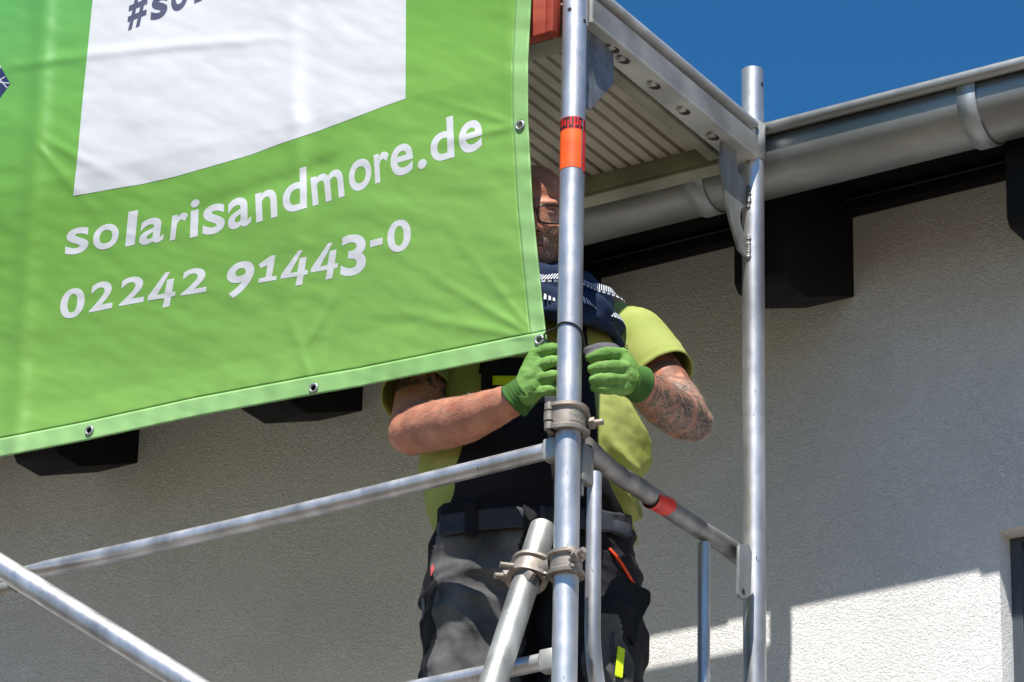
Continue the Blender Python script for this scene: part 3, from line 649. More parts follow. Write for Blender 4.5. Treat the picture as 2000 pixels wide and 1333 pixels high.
for j in range(129):
    for i in range(149): bm.faces.new((G_p[j][i], G_p[j][i+1], G_p[j+1][i+1], G_p[j+1][i]))
finish('white_panel', bm, 'white', banner, 'keep')
bm = bmesh.new()
for ch, f, b, t, w, s, k in (('s', R1, (203, 735), (222, 520), 188, .2, K), ('o', R1, (440, 697), (450, 492), 210, .2, K), ('l', R1, (640, 668), (668, 385), 78, .2, K), ('a', R1, (808, 652), (835, 440), 200, .2, K),
    ('r', R1, (1030, 612), (1052, 405), 132, .25, K), ('i', R1, (1160, 598), (1172, 292), 72, .25, K), ('s', R1, (1320, 572), (1328, 330), 180, .25, K), ('a', R1, (1532, 522), (1530, 275), 188, .28, K),
    ('n', R2, (422, 622), (412, 385), 172, .30, K), ('d', R2, (650, 555), (645, 218), 196, .30, K), ('m', R2, (925, 472), (905, 238), 258, .32, K), ('o', R2, (1182, 385), (1178, 130), 184, .32, K),
    ('r', R2, (1365, 312), (1350, 75), 122, .3, K), ('e', R2, (1522, 262), (1516, 8), 182, .3, K), ('.', R3, (692, 724), (692, 618), 96, .3, K3), ('d', R3, (915, 632), (898, 182), 254, .3, K3), ('e', R3, (1217, 545), (1215, 202), 252, .3, K3)):
    glyph(bm, ch, f(*b), f(*t), w/k, s, .018)
conform(bm, .0004, 'web_address', 'white', banner)
DG = (('0', R1, (162, 1258), (184, 1014), 198, .17), ('2', R1, (400, 1193), (425, 958), 188, .2), ('2', R1, (650, 1142), (675, 918), 202, .18), ('4', R1, (892, 1165), (915, 890), 228, .18), ('2', R1, (1155, 1058), (1180, 850), 208, .16), ('9', R1, (1510, 1088), (1555, 795), 225, .2),
    ('4', R2, (640, 1155), (662, 880), 222, .18), ('4', R2, (885, 1105), (905, 820), 222, .2), ('3', R2, (1122, 1078), (1130, 742), 205, .12), ('-', R2, (1312, 835), (1312, 780), 100, .25), ('0', R2, (1497, 885), (1497, 624), 192, .2))
for part, idx in (('area_code', range(0, 5)), ('phone_number', range(5, 11))):
    bm = bmesh.new()
    for i in idx:
        ch, f, b, t, w, s = DG[i]; four(bm, f(*b), f(*t), w/K, s) if ch == '4' else glyph(bm, ch, f(*b), f(*t), w/K, s, .012 if ch == '4' else .024)
    if part == 'phone_number':             # the figure one has a foot and a flag
        bm.faces.new([bm.verts.new((*R2(*q), 0)) for q in ((350, 1138), (498, 1112), (501, 1078), (462, 1084), (492, 912), (455, 916), (355, 985), (372, 1017), (428, 992), (410, 1092), (357, 1101))]).normal_update(); bmesh.ops.triangulate(bm, faces=[f for f in bm.faces if len(f.verts) > 8])
    conform(bm, .0004, part, 'white', banner)
bm = bmesh.new()
for ch, b, t, w in (('#', (455, 545), (520, -130), 365), ('s', (895, 375), (935, -110), 325), ('o', (1292, 212), (1320, -290), 330), ('l', (1665, 50), (1690, -650), 150)):
    glyph(bm, ch, R4(*b), R4(*t), w/10, .40, .03)
conform(bm, .0008, 'hashtag', 'greytxt', banner)
bm = bmesh.new(); bm.faces.new([bm.verts.new((x, y, 0)) for x, y in ((-120, 40), (-40, 95), (0, 128), (20, 164), (0, 192), (-60, 240), (-150, 260), (-210, 160))]); hexo = conform(bm, .0004, 'solar_panel_picture', 'navyprint', banner)
bm = bmesh.new()
for (a, b) in (((-100, 150), (18, 163)), ((-60, 90), (14, 172)), ((-90, 210), (10, 150)), ((-40, 230), (2, 128)), ((-10, 115), (-30, 240))):
    d = Vector((b[0]-a[0], b[1]-a[1], 0)).normalized(); n = Vector((-d.y, d.x, 0))*.9
    A = Vector((*a, 0)); B = Vector((*b, 0)); bm.faces.new([bm.verts.new(p) for p in (A-n, B-n, B+n, A+n)])
conform(bm, .0008, 'grid_line', 'white', hexo)
# cable tie from the eyelet round the pole
e = surf(1053, 664, .004); zt = zat(1110, 648); bm = bmesh.new(); pts = [e+Vector((0, .03, -.002)), e+Vector((.002, -.004, .004)), e+Vector((.012, -.010, .012))]
base = math.atan2(CAM[1], CAM[0])
for k in range(15):
    a = base+math.radians(-100+k*13.5); pts.append(Vector((.0262*math.cos(a), .0262*math.sin(a), zt+.004+.012*math.sin(k/14*math.pi)-.018*(k/14))))
a = base+math.radians(100); pts += [Vector((.03*math.cos(a), .03*math.sin(a), zt-.03)), Vector((.03*math.cos(a), .03*math.sin(a)+.004, zt-.06))]
pts = [sum((Vector(pts[min(len(pts)-1, max(0, i+o))]) for o in (-1, 0, 1)), Vector())/3 for i in range(len(pts))]
tube(bm, pts, .0019, 10)
pts = [e+Vector((0, -.006, -.003)), e+Vector((.018, -.012, -.006)), e+Vector((.030, .0, -.018)), e+Vector((.036, .03, -.035))]; tube(bm, pts, .0016, 10)
finish('cable_tie', bm, 'plastic', None, loc=tuple(e), label='black cable tie looped through the corner eyelet and round the nearest pole', cat='cable tie')
#MAN#
# ------------------------------------------------------------------ worker
OY = .30; OX = P(1045, 1010, Y=OY)[0]; FZ = 3.895
ORG = np.array([OX, OY, FZ]); DP = np.array([-math.sin(YAW), math.cos(YAW), 0]); LR = np.array([math.cos(YAW), math.sin(YAW), 0])
HS = ((np.array([P(1045, 1010, Y=.31)[0], .31, 0])-ORG)@DP)   # keeps the hands at the pole
def M(px, py, d):
    r = ray(px, py); k = ((ORG-CAM)@DP+d)/(r@DP); return Vector(CAM+r*k)
def LW(x, d, z): return Vector(ORG+LR*x+DP*d+np.array([0, 0, z]))
def Lof(p): q = np.array(p)-ORG; return q@LR, q@DP, q[2]
lr = Vector(LR); dp = Vector(DP); UZ = Vector((0, 0, 1))
man = thing('person', 'worker in lime t-shirt, black overalls and green gloves tying the banner to the pole', 'person', (OX, OY, FZ))
def loft(bm, rings, cap=True, n=None):
    R = [[bm.verts.new(p) for p in r] for r in rings]; n = len(R[0])
    for i in range(len(R)-1):
        for k in range(n): bm.faces.new((R[i][k], R[i][(k+1) % n], R[i+1][(k+1) % n], R[i+1][k]))
    if cap: bm.faces.new(R[0][::-1]); bm.faces.new(R[-1])
    return R
def ringp(c, hw, hd, n=40, pw=2.3, a=None, b=None):
    a = a or lr; b = b or dp; out = []
    for k in range(n):
        t = 2*math.pi*k/n; ct, st = math.cos(t), math.sin(t)
        out.append(c+a*(abs(ct)**(2/pw)*math.copysign(1, ct)*hw)+b*(abs(st)**(2/pw)*math.copysign(1, st)*hd))
    return out
def blob(bm, c, r, rot=None, seg=24):
    mtx = Matrix.Translation(c) @ (rot.to_4x4() if rot else Matrix.Identity(4)) @ Matrix.Diagonal((*r, 1)); bmesh.ops.create_uvsphere(bm, u_segments=seg, v_segments=seg*2//3, radius=1, matrix=mtx)
def limb(bm, pts, rs, n=22, sub=6):
    """tapering limb with rounded ends through the joints"""
    P_ = [Vector(p) for p in pts]; out = []; rr = []
    for i in range(len(P_)-1):
        for k in range(sub): t = k/sub; out.append(P_[i].lerp(P_[i+1], t)); rr.append(rs[i]+(rs[i+1]-rs[i])*t)
    out.append(P_[-1]); rr.append(rs[-1])
    sm = [out[0]]+[(out[i-1]+out[i]*2+out[i+1])/4 for i in range(1, len(out)-1)]+[out[-1]]
    tube(bm, sm, rr, n); blob(bm, sm[0], (rs[0],)*3, seg=16); blob(bm, sm[-1], (rs[-1],)*3, seg=16)
def wrinkle(bm, amp, sc, stretch=(1, 1, 1), oct_=3, mask=None, ridged=False, seed=0, shear=0):
    bm.normal_update()
    d = []; shp = ridged if isinstance(ridged, str) else None
    for v in bm.verts:
        x, y, z = Lof(v.co); q = Vector(((x+z*shear)*sc*stretch[0]+seed, y*sc*stretch[1], z*sc*stretch[2]+seed))
        n = noise.fractal(q, .7, 2.1, oct_)
        if shp: n = max(0, 1-abs(n)*4.5)**1.5
        elif ridged: n = 1-abs(n)*2.2
        k = mask(x, y, z) if mask else 1
        d.append(v.normal*n*amp*k)
    for v, q in zip(bm.verts, d): v.co += q

def fold(bm, amp, freq, dx, dz, warp=.25, mask=None, seed=0.0, power=2.0):
    """long cloth folds running across the direction (dx, dz)"""
    bm.normal_update(); d = []
    for v in bm.verts:
        x, y, z = Lof(v.co); w = noise.noise(Vector((x*4+seed, y*4, z*4)))*warp
        t = (x*dx+z*dz)*freq+w*freq*.3+seed; n = (0.5+0.5*math.sin(2*math.pi*t))**power-.35
        g = max(0, .5+noise.noise(Vector((x*6+seed*3, y*5, z*6+9)))*1.3); d.append(v.normal*n*amp*g*(mask(x, y, z) if mask else 1))
    for v, q in zip(bm.verts, d): v.co += q

# joints (photo-plane position + distance behind/before the body axis)
SHR, SHL = M(1212, 652, .02), M(872, 652, .02)        # picture right / left
ELR, WRR = M(1345, 822, -.13), M(1240, 745, -.355+HS)
ELL, WRL = M(812, 838, -.11), M(1014, 778, -.35+HS)
HC = M(1041, 437, -.135)
tilt = math.radians(17); turn = math.radians(0)
fwd = (-dp).copy(); hf = (fwd*math.cos(tilt)-UZ*math.sin(tilt)); hu = (UZ*math.cos(tilt)+fwd*math.sin(tilt)); hl = lr
Rt = Matrix.Rotation(turn, 3, hu); hf = Rt @ hf; hl = Rt @ hl
def H(x, y, z): return HC+hl*x+hu*y+hf*z
HR = Matrix((hl, hu, hf)).transposed()
bm = bmesh.new()
E_ = [((0, .032, -.022), (.077, .090, .097)), ((0, -.005, .018), (.066, .085, .070)), ((0, -.045, .018), (.060, .045, .062)), ((0, -.068, .028), (.050, .036, .052)), ((0, -.094, .058), (.024, .018, .020)),
      ((.034, -.020, .056), (.027, .026, .022)), ((-.034, -.020, .056), (.027, .026, .022)), ((.030, .030, .068), (.030, .010, .016)), ((-.030, .030, .068), (.030, .010, .016)), ((0, .055, .05), (.050, .03, .026)),
      ((0, .014, .084), (.009, .018, .012)), ((0, -.004, .095), (.009, .016, .012)), ((0, -.022, .103), (.0135, .011, .013)), ((.0125, -.026, .094), (.009, .008, .011)), ((-.0125, -.026, .094), (.009, .008, .011)),
      ((.031, .010, .062), (.017, .012, .014)), ((-.031, .010, .062), (.017, .012, .014)), ((.031, .001, .066), (.018, .006, .010)), ((-.031, .001, .066), (.018, .006, .010)),
      ((0, -.048, .070), (.032, .016, .020)), ((.006, -.053, .086), (.018, .0048, .008)), ((-.006, -.053, .086), (.018, .0048, .008)), ((0, -.064, .083), (.019, .0058, .009)), ((0, -.072, .066), (.030, .016, .018)),
      ((.080, -.004, -.012), (.009, .030, .018)), ((-.080, -.004, -.012), (.009, .030, .018)), ((.076, -.026, -.004), (.008, .012, .010)), ((-.076, -.026, -.004), (.008, .012, .010))]
for c, r in E_: blob(bm, H(*c), r, HR)
head_bm = bm
limb(bm, [H(0, -.04, -.03), M(1040, 600, -.05), M(1042, 660, .0)], [.058, .060, .085])
head = remesh(bm, .0035, 3)
bm = bmesh.new()
def bring(py, L_, R_, hd, dc=0, pw=2.4): return ringp(M((L_+R_)/2, py, dc), (R_-L_)/2*1.01e-3, hd, 40, pw)
torso = [(612, 985, 1100, .07, .02), (640, 900, 1185, .09, .02), (680, 860, 1215, .11, .01), (750, 860, 1215, .115, 0), (850, 868, 1212, .115, 0), (950, 872, 1212, .125, 0), (1020, 866, 1218, .13, 0), (1100, 850, 1228, .12, 0)]
loft(bm, [bring(a, b, c, d, e) for a, b, c, d, e in torso])
limb(bm, [SHR, M(1296, 750, -.04), ELR, M(1290, 786, -.24), WRR], [.056, .052, .045, .044, .031])
limb(bm, [SHL, M(836, 748, -.04), ELL, M(905, 822, -.22), WRL], [.058, .060, .053, .048, .030])
blob(bm, ELL+Vector((0, 0, -.006))-lr*.006, (.05, .05, .048)); blob(bm, ELR+lr*.010-UZ*.004, (.038,)*3)
for s in (-1, 1): limb(bm, [LW(s*.105, 0, .88), LW(s*.115, 0, .50), LW(s*.12, .02, .08)], [.085, .055, .04])
body = remesh(bm, .006, 3)
me = bpy.data.meshes.new('t'); head.to_mesh(me); head.free(); body.from_mesh(me); bpy.data.meshes.remove(me)
# keep one continuous surface: fuse head and body
body = remesh(body, .0042, 1)
wrinkle(body, .0016, 24, oct_=3)
skin_bm = body.copy()
skin = finish('body', body, 'skin', man, 'all')

ATT = skin.data.attributes.new('ink', 'FLOAT', 'POINT')
def seg(c, a, b): t = max(0, min(1, (c-a).dot(b-a)/(b-a).length_squared)); return (c-a-(b-a)*t).length, t
base_ = WP[skin]
for i_, v_ in enumerate(skin.data.vertices):
    c_ = v_.co+base_; k_ = 0
    d_, t_ = seg(c_, WRR, ELR)
    if d_ < .09 and t_ > .12 and Lof(c_)[0] > .15: k_ = .95
    d_, t_ = seg(c_, SHL, ELL)
    if d_ < .10 and t_ < .75 and Lof(c_)[0] < -.16 and k_ == 0: k_ = .9
    d_, t_ = seg(c_, SHR, ELR)
    if d_ < .10 and t_ < .8 and Lof(c_)[0] > .16: k_ = max(k_, .6)
    ATT.data[i_].value = k_
def on_surface(bm_, cond, count, ln, wd, curl, name, m, parent, down, lift=.5, mi=None):
    """short tapered hairs rooted on faces that satisfy cond"""
    bm_.normal_update(); fs = [f for f in bm_.faces if cond(*Lof(f.calc_center_median()), f.normal, f.calc_center_median())]
    out = bmesh.new()
    if fs:
        for i in range(count):
            f = random.choice(fs); c = f.calc_center_median(); e = f.verts[0].co-c
            p = c+e*random.random()+(f.verts[1].co-c)*random.random(); n = f.normal
            t = Vector(down)+Vector([random.uniform(-curl, curl) for _ in range(3)]); t = (t-n*t.dot(n)).normalized(); side = n.cross(t).normalized()
            L = ln*random.uniform(.5, 1.2); w = wd*random.uniform(.6, 1.2); bend = random.uniform(-.8, .8)*curl
            p1 = p+(t+n*lift).normalized()*L*.4; t2 = (t+side*bend+n*lift*.3).normalized(); p2 = p1+t2*L*.35; t3 = (t+side*bend*2.2-n*.1).normalized(); p3 = p2+t3*L*.3
            a = [out.verts.new(p-side*w), out.verts.new(p+side*w), out.verts.new(p1+side*w*.9), out.verts.new(p1-side*w*.9), out.verts.new(p2+side*w*.7), out.verts.new(p2-side*w*.7), out.verts.new(p3)]
            out.faces.new((a[0], a[1], a[2], a[3])); out.faces.new((a[3], a[2], a[4], a[5])); out.faces.new((a[5], a[4], a[6]))
    return finish(name, out, m, parent, 'keep')
def hl_(p): q = p-HC; return q.dot(hl), q.dot(hu), q.dot(hf)
def beardc(x, y, z, n, c):
    a, b, d = hl_(c)
    if d < -.01 or b > -.036+abs(a)*.5 or b < -.13: return False
    return not (abs(a) < .021 and -.071 < b < -.049)
on_surface(skin_bm, beardc, 6500, .010, .00036, .5, 'beard', 'hair', man, hf*.3-UZ)
def armc(x, y, z, n, c):
    if x < .15: return False
    a = WRR; b = ELR; t = (c-a).dot(b-a)/(b-a).length_squared; return .10 < t < 1.12 and (c-a-(b-a)*t).length < .09
on_surface(skin_bm, armc, 4200, .020, .00034, 1.0, 'arm_hair', 'armhair', man, (ELR-WRR).normalized()-UZ*.3, .08)
def armc2(x, y, z, n, c):
    if x > -.02: return False
    a = WRL; b = ELL; t = (c-a).dot(b-a)/(b-a).length_squared; return .08 < t < .9 and (c-a-(b-a)*t).length < .08
on_surface(skin_bm, armc2, 1300, .016, .00028, .7, 'arm_hair', 'armhair', man, (ELL-WRL).normalized()-UZ*.3, .2)
skin_bm.free()
bm = bmesh.new()
for s in (-1, 1): blob(bm, H(s*.0095, -.0305, .1015), (.0042, .0030, .0042), HR, 12)
finish('nostrils', bm, 'ink', skin, 'all')
bm = bmesh.new(); tube(bm, [H(x, -.0580+.010*x*x*60, .0925-abs(x)*.26) for x in np.linspace(-.021, .021, 9)], [.0006]+[.0018]*7+[.0006], 8); finish('mouth_line', bm, 'ink', skin, 'all')
for s in (-1, 1):
    bm = bmesh.new(); tube(bm, [H(s*x, .0035-((x-.031)/.016)**2*-.004, .0765-abs(x-.031)*.25) for x in np.linspace(.016, .046, 8)], .0009, 8); finish('eyelash_line', bm, 'hair', skin, 'all')
for s_ in (-1, 1):
    bm = bmesh.new(); blob(bm, H(s_*.032, .0105, .0665), (.0165, .0105, .0135), HR, 20); finish('eyelid', bm, 'lid', skin, 'all')
# glasses
gl = bmesh.new()
def lens(s):
    pts = []
    for k in range(28):
        t = 2*math.pi*k/28; ct, st = math.cos(t), math.sin(t)
        x = .034+.026*abs(ct)**.6*math.copysign(1, ct); y = .005+.0185*abs(st)**.6*math.copysign(1, st)
        pts.append(H(s*x, y, .096-abs(x-.01)*.30))
    return pts
for s in (-1, 1):
    p = lens(s); tube(gl, p+[p[0]], .0020, 8, cap=False)
    tube(gl, [H(s*.059, .016, .080), H(s*.074, .014, .055), H(s*.082, .006, -.005)], .0019, 8)
tube(gl, [H(-.009, .012, .0965), H(0, .016, .099), H(.009, .012, .0965)], .0015, 8)
go = finish('glasses', gl, 'glasses', man, 'all')
for s in (-1, 1):
    bm = bmesh.new(); bm.faces.new([bm.verts.new(q) for q in lens(s)]); finish('lens', bm, 'lens', go, False)

# t-shirt
bm = bmesh.new()
shirt = [(606, 975, 1112, .085, .02), (622, 930, 1150, .10, .02), (650, 865, 1215, .115, .015), (690, 842, 1238, .135, 0), (760, 846, 1232, .142, -.005), (820, 832, 1252, .146, -.01), (865, 822, 1266, .146, -.01), (910, 820, 1264, .148, -.01), (940, 820, 1246, .148, -.01), (985, 826, 1254, .150, -.01), (1020, 840, 1246, .146, 0), (1040, 850, 1236, .138, 0)]
loft(bm, [bring(a, b, c, d, e) for a, b, c, d, e in shirt])
blob(bm, SHR+UZ*-.004+lr*.006, (.066, .066, .062)); blob(bm, SHL+UZ*-.004-lr*.006, (.066, .066, .062))
tsh = remesh(bm, .006, 4)
side = lambda x, y, z: min(1, max(0, (abs(x)-.10)/.06))
fold(tsh, .018, 9, .80, .60, 1.0, lambda x, y, z: side(x, y, z)*(x > 0), .3, 2.5)
fold(tsh, .013, 15, .55, .84, .8, lambda x, y, z: side(x, y, z)*(x > 0), .7, 3)
fold(tsh, .012, 8, -.75, .45, 1.0, lambda x, y, z: side(x, y, z)*(x < 0), .1, 2.5)
wrinkle(tsh, .0016, 30, (1, 1, 1.6), 3)
from mathutils.bvhtree import BVHTree
BV = [BVHTree.FromBMesh(tsh)]
shirt_o = finish('t_shirt', tsh, 'shirt', man, 'all')
def sleeve(pts, rs, name):
    bm = bmesh.new(); pts = [Vector(p) for p in pts]; P2 = []; r2 = []
    for i in range(len(pts)-1):
        for k in range(8): t = k/8; P2.append(pts[i].lerp(pts[i+1], t)); r2.append(rs[i]+(rs[i+1]-rs[i])*t)
    P2.append(pts[-1]); r2.append(rs[-1]); r2[-3] -= .0012; r2[-1] += .0014; tube(bm, P2, r2, 48, cap=False); fold(bm, .007, 9, .5, .8, 1.2, None, .3, 2.5); wrinkle(bm, .0025, 17, (1, 1, 1), 3, None, False, 2.2)
    o = finish(name, bm, 'shirt', shirt_o, 'all'); md = o.modifiers.new('t', 'SOLIDIFY'); md.thickness = .0025; md.offset = 0
    return o
sleeve([SHR-lr*.03+UZ*.00, M(1238, 672, .0), M(1266, 704, -.02), M(1295, 742, -.04)], [.066, .073, .071, .069], 'sleeve')
sleeve([SHL+lr*.03, M(852, 690, 0), M(834, 738, -.02), M(822, 782, -.05)], [.068, .078, .080, .079], 'sleeve')
# trousers
bm = bmesh.new(); cx = 1045
tr = [(985, 866, 1226, .148, 0), (1020, 858, 1233, .150, 0), (1060, 848, 1238, .148, 0), (1100, 838, 1243, .145, 0), (1150, 828, 1250, .14, 0), (1185, 824, 1254, .13, 0)]
loft(bm, [bring(a, b, c, d, e, 2.3) for a, b, c, d, e in tr])
def lw(px, py): return M(px, py, 0)
for (x0, x1, x2, s) in ((936, 932, 930, -1), (1143, 1146, 1148, 1)):
    zt_ = M(1045, 1120, 0)
    R = []
    for (z, hw, hd, xo, d) in ((.93, .100, .12, .103, 0), (.80, .108, .12, .108, 0), (.68, .101, .11, .110, -.005), (.55, .088, .10, .115, -.01), (.46, .082, .095, .118, -.01), (.3, .075, .09, .122, .01), (.12, .07, .09, .125, .02), (.05, .07, .09, .125, .02)):
        R.append(ringp(LW(s*xo, d, z), hw, hd, 36, 2.2))
    loft(bm, R)
trs = remesh(bm, .0055, 5)
wrinkle(trs, .008, 4.5, (.8, .8, 2.2), 1, None, True, 5.0); fold(trs, .012, 8, .30, .95, 1.2, None, .2, 2.5); fold(trs, .009, 13, -.45, .9, 1.2, None, .6, 3); wrinkle(trs, .0012, 34)
trs.normal_update()
for f in trs.faces:
    x, y, z = Lof(f.calc_center_median()); xn = f.normal.dot(lr)
    e = .006*math.sin(z*60)+.004*math.sin(z*23+2)
    front_l = -.195+e < x < -.022+e and y < .02 and z < 1.03-.10*max(0, (-.13-x))*4 and f.normal.dot(dp) < -.15
    front_r = .10+e < x < .165+e and y < .02 and (z > .985 or z < .80) and z < 1.045
    f.material_index = 1 if (front_l or front_r) else 0
BV.append(BVHTree.FromBMesh(trs)); trousers = finish('trousers', trs, ['blackcloth', 'greycloth'], man, 'all')
# everything worn over shirt and trousers is laid on their real surface
def hit(px, py):
    o = Vector(CAM); d = Vector(ray(px, py)).normalized(); best = None
    for bv in BV:
        h = bv.ray_cast(o, d)
        if h[0] is not None and (best is None or h[3] < best): best = h[3]
    return o, d, best
def SP(px, py, off):
    x = px
    for _ in range(60):
        o, d, t = hit(x, py)
        if t is not None: break
        x += 2 if x < 1045 else -2
    o2, d2, _t = hit(px, py); p = o2+d2*(t-off)
    p += lr*(0 if x == px else (px-x)*.0002); return p
def shell(name, m, rows, off, nx=20, par=man, th=.003, sub=5, smooth=2, bulge=0.0, curve=0.0):
    """rows: (y, left, right) in picture units; curve lifts the middle"""
    bm = bmesh.new(); ys = [q[0] for q in rows]; G = []; n = max(3, int((ys[-1]-ys[0])/9)) if sub is None else len(rows)*sub
    for py in np.linspace(ys[0], ys[-1], n):
        a = np.interp(py, ys, [q[1] for q in rows]); b = np.interp(py, ys, [q[2] for q in rows]); row = []
        for i in range(nx+1):
            u = i/nx; row.append(SP(a+(b-a)*u, py-curve*4*u*(1-u), off+bulge*math.sin(math.pi*u)))
        G.append(row)
    for _ in range(smooth):
        H_ = [list(g) for g in G]
        for j in range(len(G)):
            for i in range(nx+1):
                q = [G[jj][ii] for jj, ii in ((j, i), (max(0, j-1), i), (min(len(G)-1, j+1), i), (j, max(0, i-1)), (j, min(nx, i+1)))]
                avg = sum(q, Vector())/5; d = Vector(DP); H_[j][i] = G[j][i]+d*min(0.0, (avg-G[j][i]).dot(d))
        G = H_
    V = [[bm.verts.new(p) for p in g] for g in G]
    for j in range(len(V)-1):
        for i in range(nx): bm.faces.new((V[j][i], V[j+1][i], V[j+1][i+1], V[j][i+1]))
    o = finish(name, bm, m, par, 'keep'); md = o.modifiers.new('t', 'SOLIDIFY'); md.thickness = th; md.offset = 0; return o
bib = shell('bib', 'blackcloth', [(700, 940, 1150), (780, 940, 1162), (870, 905, 1168), (905, 893, 1174), (960, 888, 1196), (990, 878, 1212), (1030, 860, 1230)], .008, 44, sub=8, smooth=1)
shell('strap', 'blackcloth', [(640, 950, 985), (700, 940, 980), (730, 935, 975)], .012, 6, bib); shell('strap', 'blackcloth', [(640, 1110, 1145), (700, 1112, 1150), (730, 1115, 1152)], .012, 6, bib)
shell('bright_band', 'neon', [(735, 962, 1022), (752, 962, 1022)], .016, 8, bib)
shell('chest_pocket', 'webbing', [(775, 990, 1090), (787, 990, 1090)], .015, 12, bib)
belt = shell('belt', 'webbing', [(1007, 860, 1232), (1048, 858, 1234)], .016, 50, man, curve=18, sub=4)
for x0 in (908, 1096, 1150):
    shell('belt_loop', 'blackcloth', [(978, x0, x0+24), (1046, x0, x0+24)], .022, 4, trousers)
shell('belt_keeper', 'blackcloth', [(986, 1022, 1050), (1036, 1022, 1050)], .022, 4, belt); shell('belt_keeper', 'webbing', [(988, 1056, 1064), (1032, 1056, 1064)], .026, 3, belt)
bm = bmesh.new(); q = SP(1212, 1034, .022); box(bm, q-Vector((.020, .010, .014)), q+Vector((.020, .010, .014)), .005, Matrix.Rotation(YAW+.6, 3, 'Z')); finish('buckle', bm, 'webbing', belt)
bm = bmesh.new(); pp = [SP(x, y, .006) for x, y in ((1190, 1072), (1203, 1086), (1214, 1101), (1224, 1118), (1234, 1135), (1240, 1146))]; tube(bm, pp, .0030, 10); finish('pocket_piping', bm, 'orange', trousers)
def pouch(px, name, m, off, par=trousers, th=.012, bev=.004):
    bm = bmesh.new(); n = (-dp*.8+lr*.35).normalized(); pts = [SP(x, y, off) for x, y in px]
    c = sum(pts, Vector())/len(pts); pts = [p-n*(p-c).dot(n)*.6 for p in pts]
    plate(bm, pts, n, th); bmesh.ops.bevel(bm, geom=list(bm.edges), offset=bev, segments=2, affect='EDGES'); return finish(name, bm, m, par)
pouch(((1186, 1122), (1236, 1140), (1256, 1165), (1254, 1190), (1243, 1225), (1246, 1254), (1236, 1262), (1226, 1230), (1206, 1205), (1188, 1150)), 'holster_pocket', 'blackcloth', .010)
pouch(((1206, 1262), (1219, 1270), (1216, 1325), (1202, 1320)), 'neon_label', 'neon', .012, th=.004, bev=.001)
pouch(((836, 1112), (848, 1100), (852, 1110), (842, 1126)), 'pink_label', 'pink', .006, th=.003, bev=.001)
pouch(((822, 1150), (829, 1150), (831, 1205), (824, 1215)), 'tool_clip', 'webbing', .004, th=.01, bev=.002)
pouch(((1198, 1228), (1214, 1240), (1236, 1300), (1234, 1345), (1192, 1345)), 'cargo_pocket', 'greycloth', .004, th=.010)
for s in (-1, 1):
    bm = bmesh.new(); blob(bm, LW(s*.125, -.03, .05), (.05, .13, .055), Matrix.Rotation(YAW, 3, 'Z')); blob(bm, LW(s*.125, .03, .11), (.055, .065, .08), Matrix.Rotation(YAW, 3, 'Z'))
    b2 = remesh(bm, .008, 2)
    for v in b2.verts: v.co.z = max(v.co.z, FZ+.002)
    finish('boot', b2, 'boot', man, 'all')
# neck gaiter: loose knitted cowl
G_ = [(546, 965, 1130, .080, -.075), (556, 950, 1160, .100, -.075), (572, 930, 1182, .122, -.075), (592, 914, 1200, .138, -.075), (616, 902, 1210, .148, -.075), (640, 894, 1216, .154, -.075), (658, 892, 1218, .156, -.075), (672, 895, 1214, .153, -.075), (676, 903, 1206, .146, -.07), (666, 912, 1196, .138, -.06), (640, 935, 1172, .115, -.04)]
GN = 120   # columns of the knitted ring
def gring(py, L_, R_, hd, dc, off=0): return ringp(M((L_+R_)/2, py, dc), (R_-L_)/2*1.01e-3+off, hd+off, GN, 2.1)
bm = bmesh.new(); loft(bm, [gring(*g) for g in G_], cap=False); bmesh.ops.subdivide_edges(bm, edges=bm.edges[:], cuts=1, use_grid_fill=True)
def gw(p, k=1.0):
    x, y, z = Lof(p); n = noise.fractal(Vector((x*9, y*9, z*26)), .7, 2, 3); return (n*.010+.006*math.sin(z*2*math.pi/.052+x*9)+.004*math.sin(math.atan2(y+.07, x)*9+z*30))*k
bm.normal_update(); off_ = [v.normal*gw(v.co) for v in bm.verts]
for v, q in zip(bm.verts, off_): v.co += q
gaiter = finish('neck_gaiter', bm, 'navy', man, 'all')
def gpoint(f, k, off):
    """f: fractional ring index, k: fractional column"""
    i = min(len(G_)-2, int(f)); t = f-i; g = [G_[i][j]+(G_[i+1][j]-G_[i][j])*t for j in range(5)]
    c = M((g[1]+g[2])/2, g[0], g[4]); a = 2*math.pi*k/GN; ct, st = math.cos(a), math.sin(a); hw = (g[2]-g[1])/2*1.01e-3
    p = c+lr*abs(ct)**(2/2.1)*math.copysign(1, ct)*hw+dp*abs(st)**(2/2.1)*math.copysign(1, st)*g[3]
    o = (p-c); o.z = 0; o.normalize(); return p+o*(off+gw(p))
bm = bmesh.new()
for row, (f0, f1, sl, st_) in enumerate(((3.05, 3.75, 1.3, .62), (4.9, 5.75, .15, .95))):
    k = 60.0; bm = bmesh.new()
    while k < 115:
        w = .30 if row == 0 else .5
        ks = [k, k+w, k+w+sl, k+sl]; fz = [f1, f1, f0, f0]
        bm.faces.new([bm.verts.new(gpoint(f_, k_, .0065)) for f_, k_ in zip(fz, ks)]); k += st_
    if row == 0: finish('knitted_pattern', bm, 'knitwhite', gaiter, 'keep')
bm2 = bm; bm = bmesh.new()
for k in np.arange(60, 114, 1.3): bm.faces.new([bm.verts.new(gpoint(f_, k_, .0065)) for f_, k_ in ((3.95, k), (3.95, k+.8), (3.82, k+.8), (3.82, k))])
finish('knitted_pattern', bm, 'knitwhite', gaiter, 'keep'); finish('knitted_pattern', bm2, 'knitwhite', gaiter, 'keep')

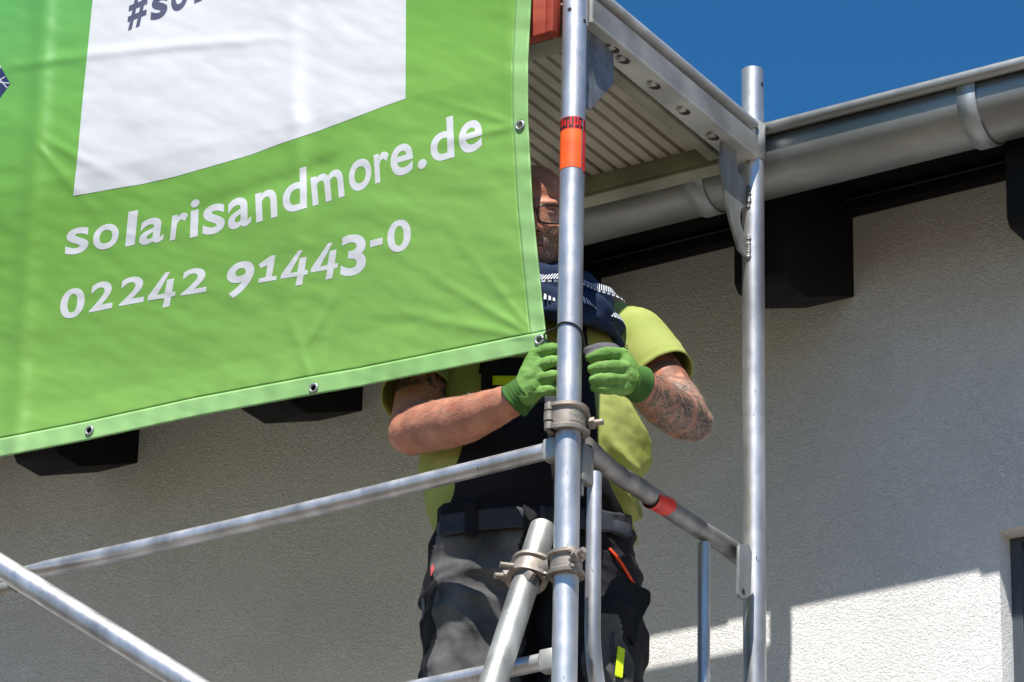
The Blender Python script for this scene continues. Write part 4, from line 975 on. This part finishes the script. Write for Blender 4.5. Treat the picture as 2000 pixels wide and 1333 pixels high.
# gloves
def glove(name, wrist, palm, fingers, thumb, cuffp, lab=None, grey=True):
    sh = lambda q: (q[0], q[1], q[2]+HS)
    wrist, palm, thumb, cuffp = sh(wrist), sh(palm), [sh(q) for q in thumb], [sh(q) for q in cuffp]; fingers = [[sh(q) for q in f] for f in fingers]
    bm = bmesh.new(); W_ = M(*wrist); kn = [M(*f[0]) for f in fingers]
    for i, k in enumerate(kn):
        limb(bm, [W_, W_.lerp(k, .55)+UZ*0, k], [.0265, .0225, .0148], 16, 5)
    for i in range(3):
        limb(bm, [W_.lerp((kn[i]+kn[i+1])/2, .35), (kn[i]+kn[i+1])/2], [.022, .0135], 14, 4)
    for f, rs in zip(fingers, ((.0128, .0125, .0112, .0095), (.0130, .0126, .0114, .0098), (.0126, .0120, .0110, .0094), (.0116, .0108, .0098, .0086))):
        limb(bm, [M(*q) for q in f], rs, 16, 5)
    th = [M(*q) for q in thumb]; limb(bm, th, [.019, .0150, .0125, .0108], 16, 5)
    blob(bm, M(*palm), (.024, .022, .026))
    g = remesh(bm, .0026, 3); wrinkle(g, .0014, 55, (1, 1, 1.4), 3)
    if grey:
        for f in g.faces:
            c = f.calc_center_median()
            near_t = min((c-(th[i].lerp(th[i+1], t/6))).length for i in range(1, 3) for t in range(7)) < .0165
            f.material_index = 1 if near_t or f.normal.dot(dp) > .22 else 0
    o = finish(name, g, ['glove', 'glovegrey'], man, 'all', label=lab)
    bm = bmesh.new(); a, b = M(*cuffp[0]), M(*cuffp[1]); n = 14; pts = [a.lerp(b, i/n) for i in range(n+1)]
    tube(bm, pts, [.0300+.0045*(i/n)**1.5+.0009*math.sin(i*2.2)+(.0012 if i > n-2 else 0) for i in range(n+1)], 40, cap=False)
    c = finish('cuff', bm, 'glovecuff', o, 'all'); md = c.modifiers.new('t', 'SOLIDIFY'); md.thickness = .003; md.offset = 0
    return o
glove('glove', (1024, 772, -.362), (1034, 742, -.370), [
    [(1046, 694, -.372), (1072, 682, -.392), (1096, 682, -.378), (1110, 690, -.360)],
    [(1053, 716, -.378), (1080, 706, -.397), (1102, 706, -.380), (1114, 714, -.362)],
    [(1053, 742, -.378), (1080, 735, -.396), (1102, 736, -.380), (1112, 742, -.362)],
    [(1047, 768, -.372), (1072, 763, -.388), (1094, 762, -.374), (1106, 764, -.358)]],
    [(1030, 735, -.352), (1062, 700, -.352), (1092, 690, -.352), (1110, 686, -.352)], [(1030, 762, -.362), (1003, 785, -.345)])
glove('glove', (1232, 744, -.366), (1224, 728, -.372), [
    [(1216, 694, -.378), (1188, 690, -.398), (1168, 694, -.402), (1152, 700, -.398)],
    [(1222, 718, -.384), (1194, 716, -.405), (1172, 718, -.408), (1156, 722, -.402)],
    [(1220, 741, -.380), (1192, 740, -.402), (1172, 740, -.404), (1158, 742, -.398)],
    [(1214, 760, -.374), (1190, 761, -.394), (1174, 759, -.396), (1162, 758, -.390)]],
    [(1222, 715, -.356), (1196, 684, -.372), (1170, 682, -.386), (1148, 688, -.392)], [(1228, 743, -.366), (1251, 752, -.342)])
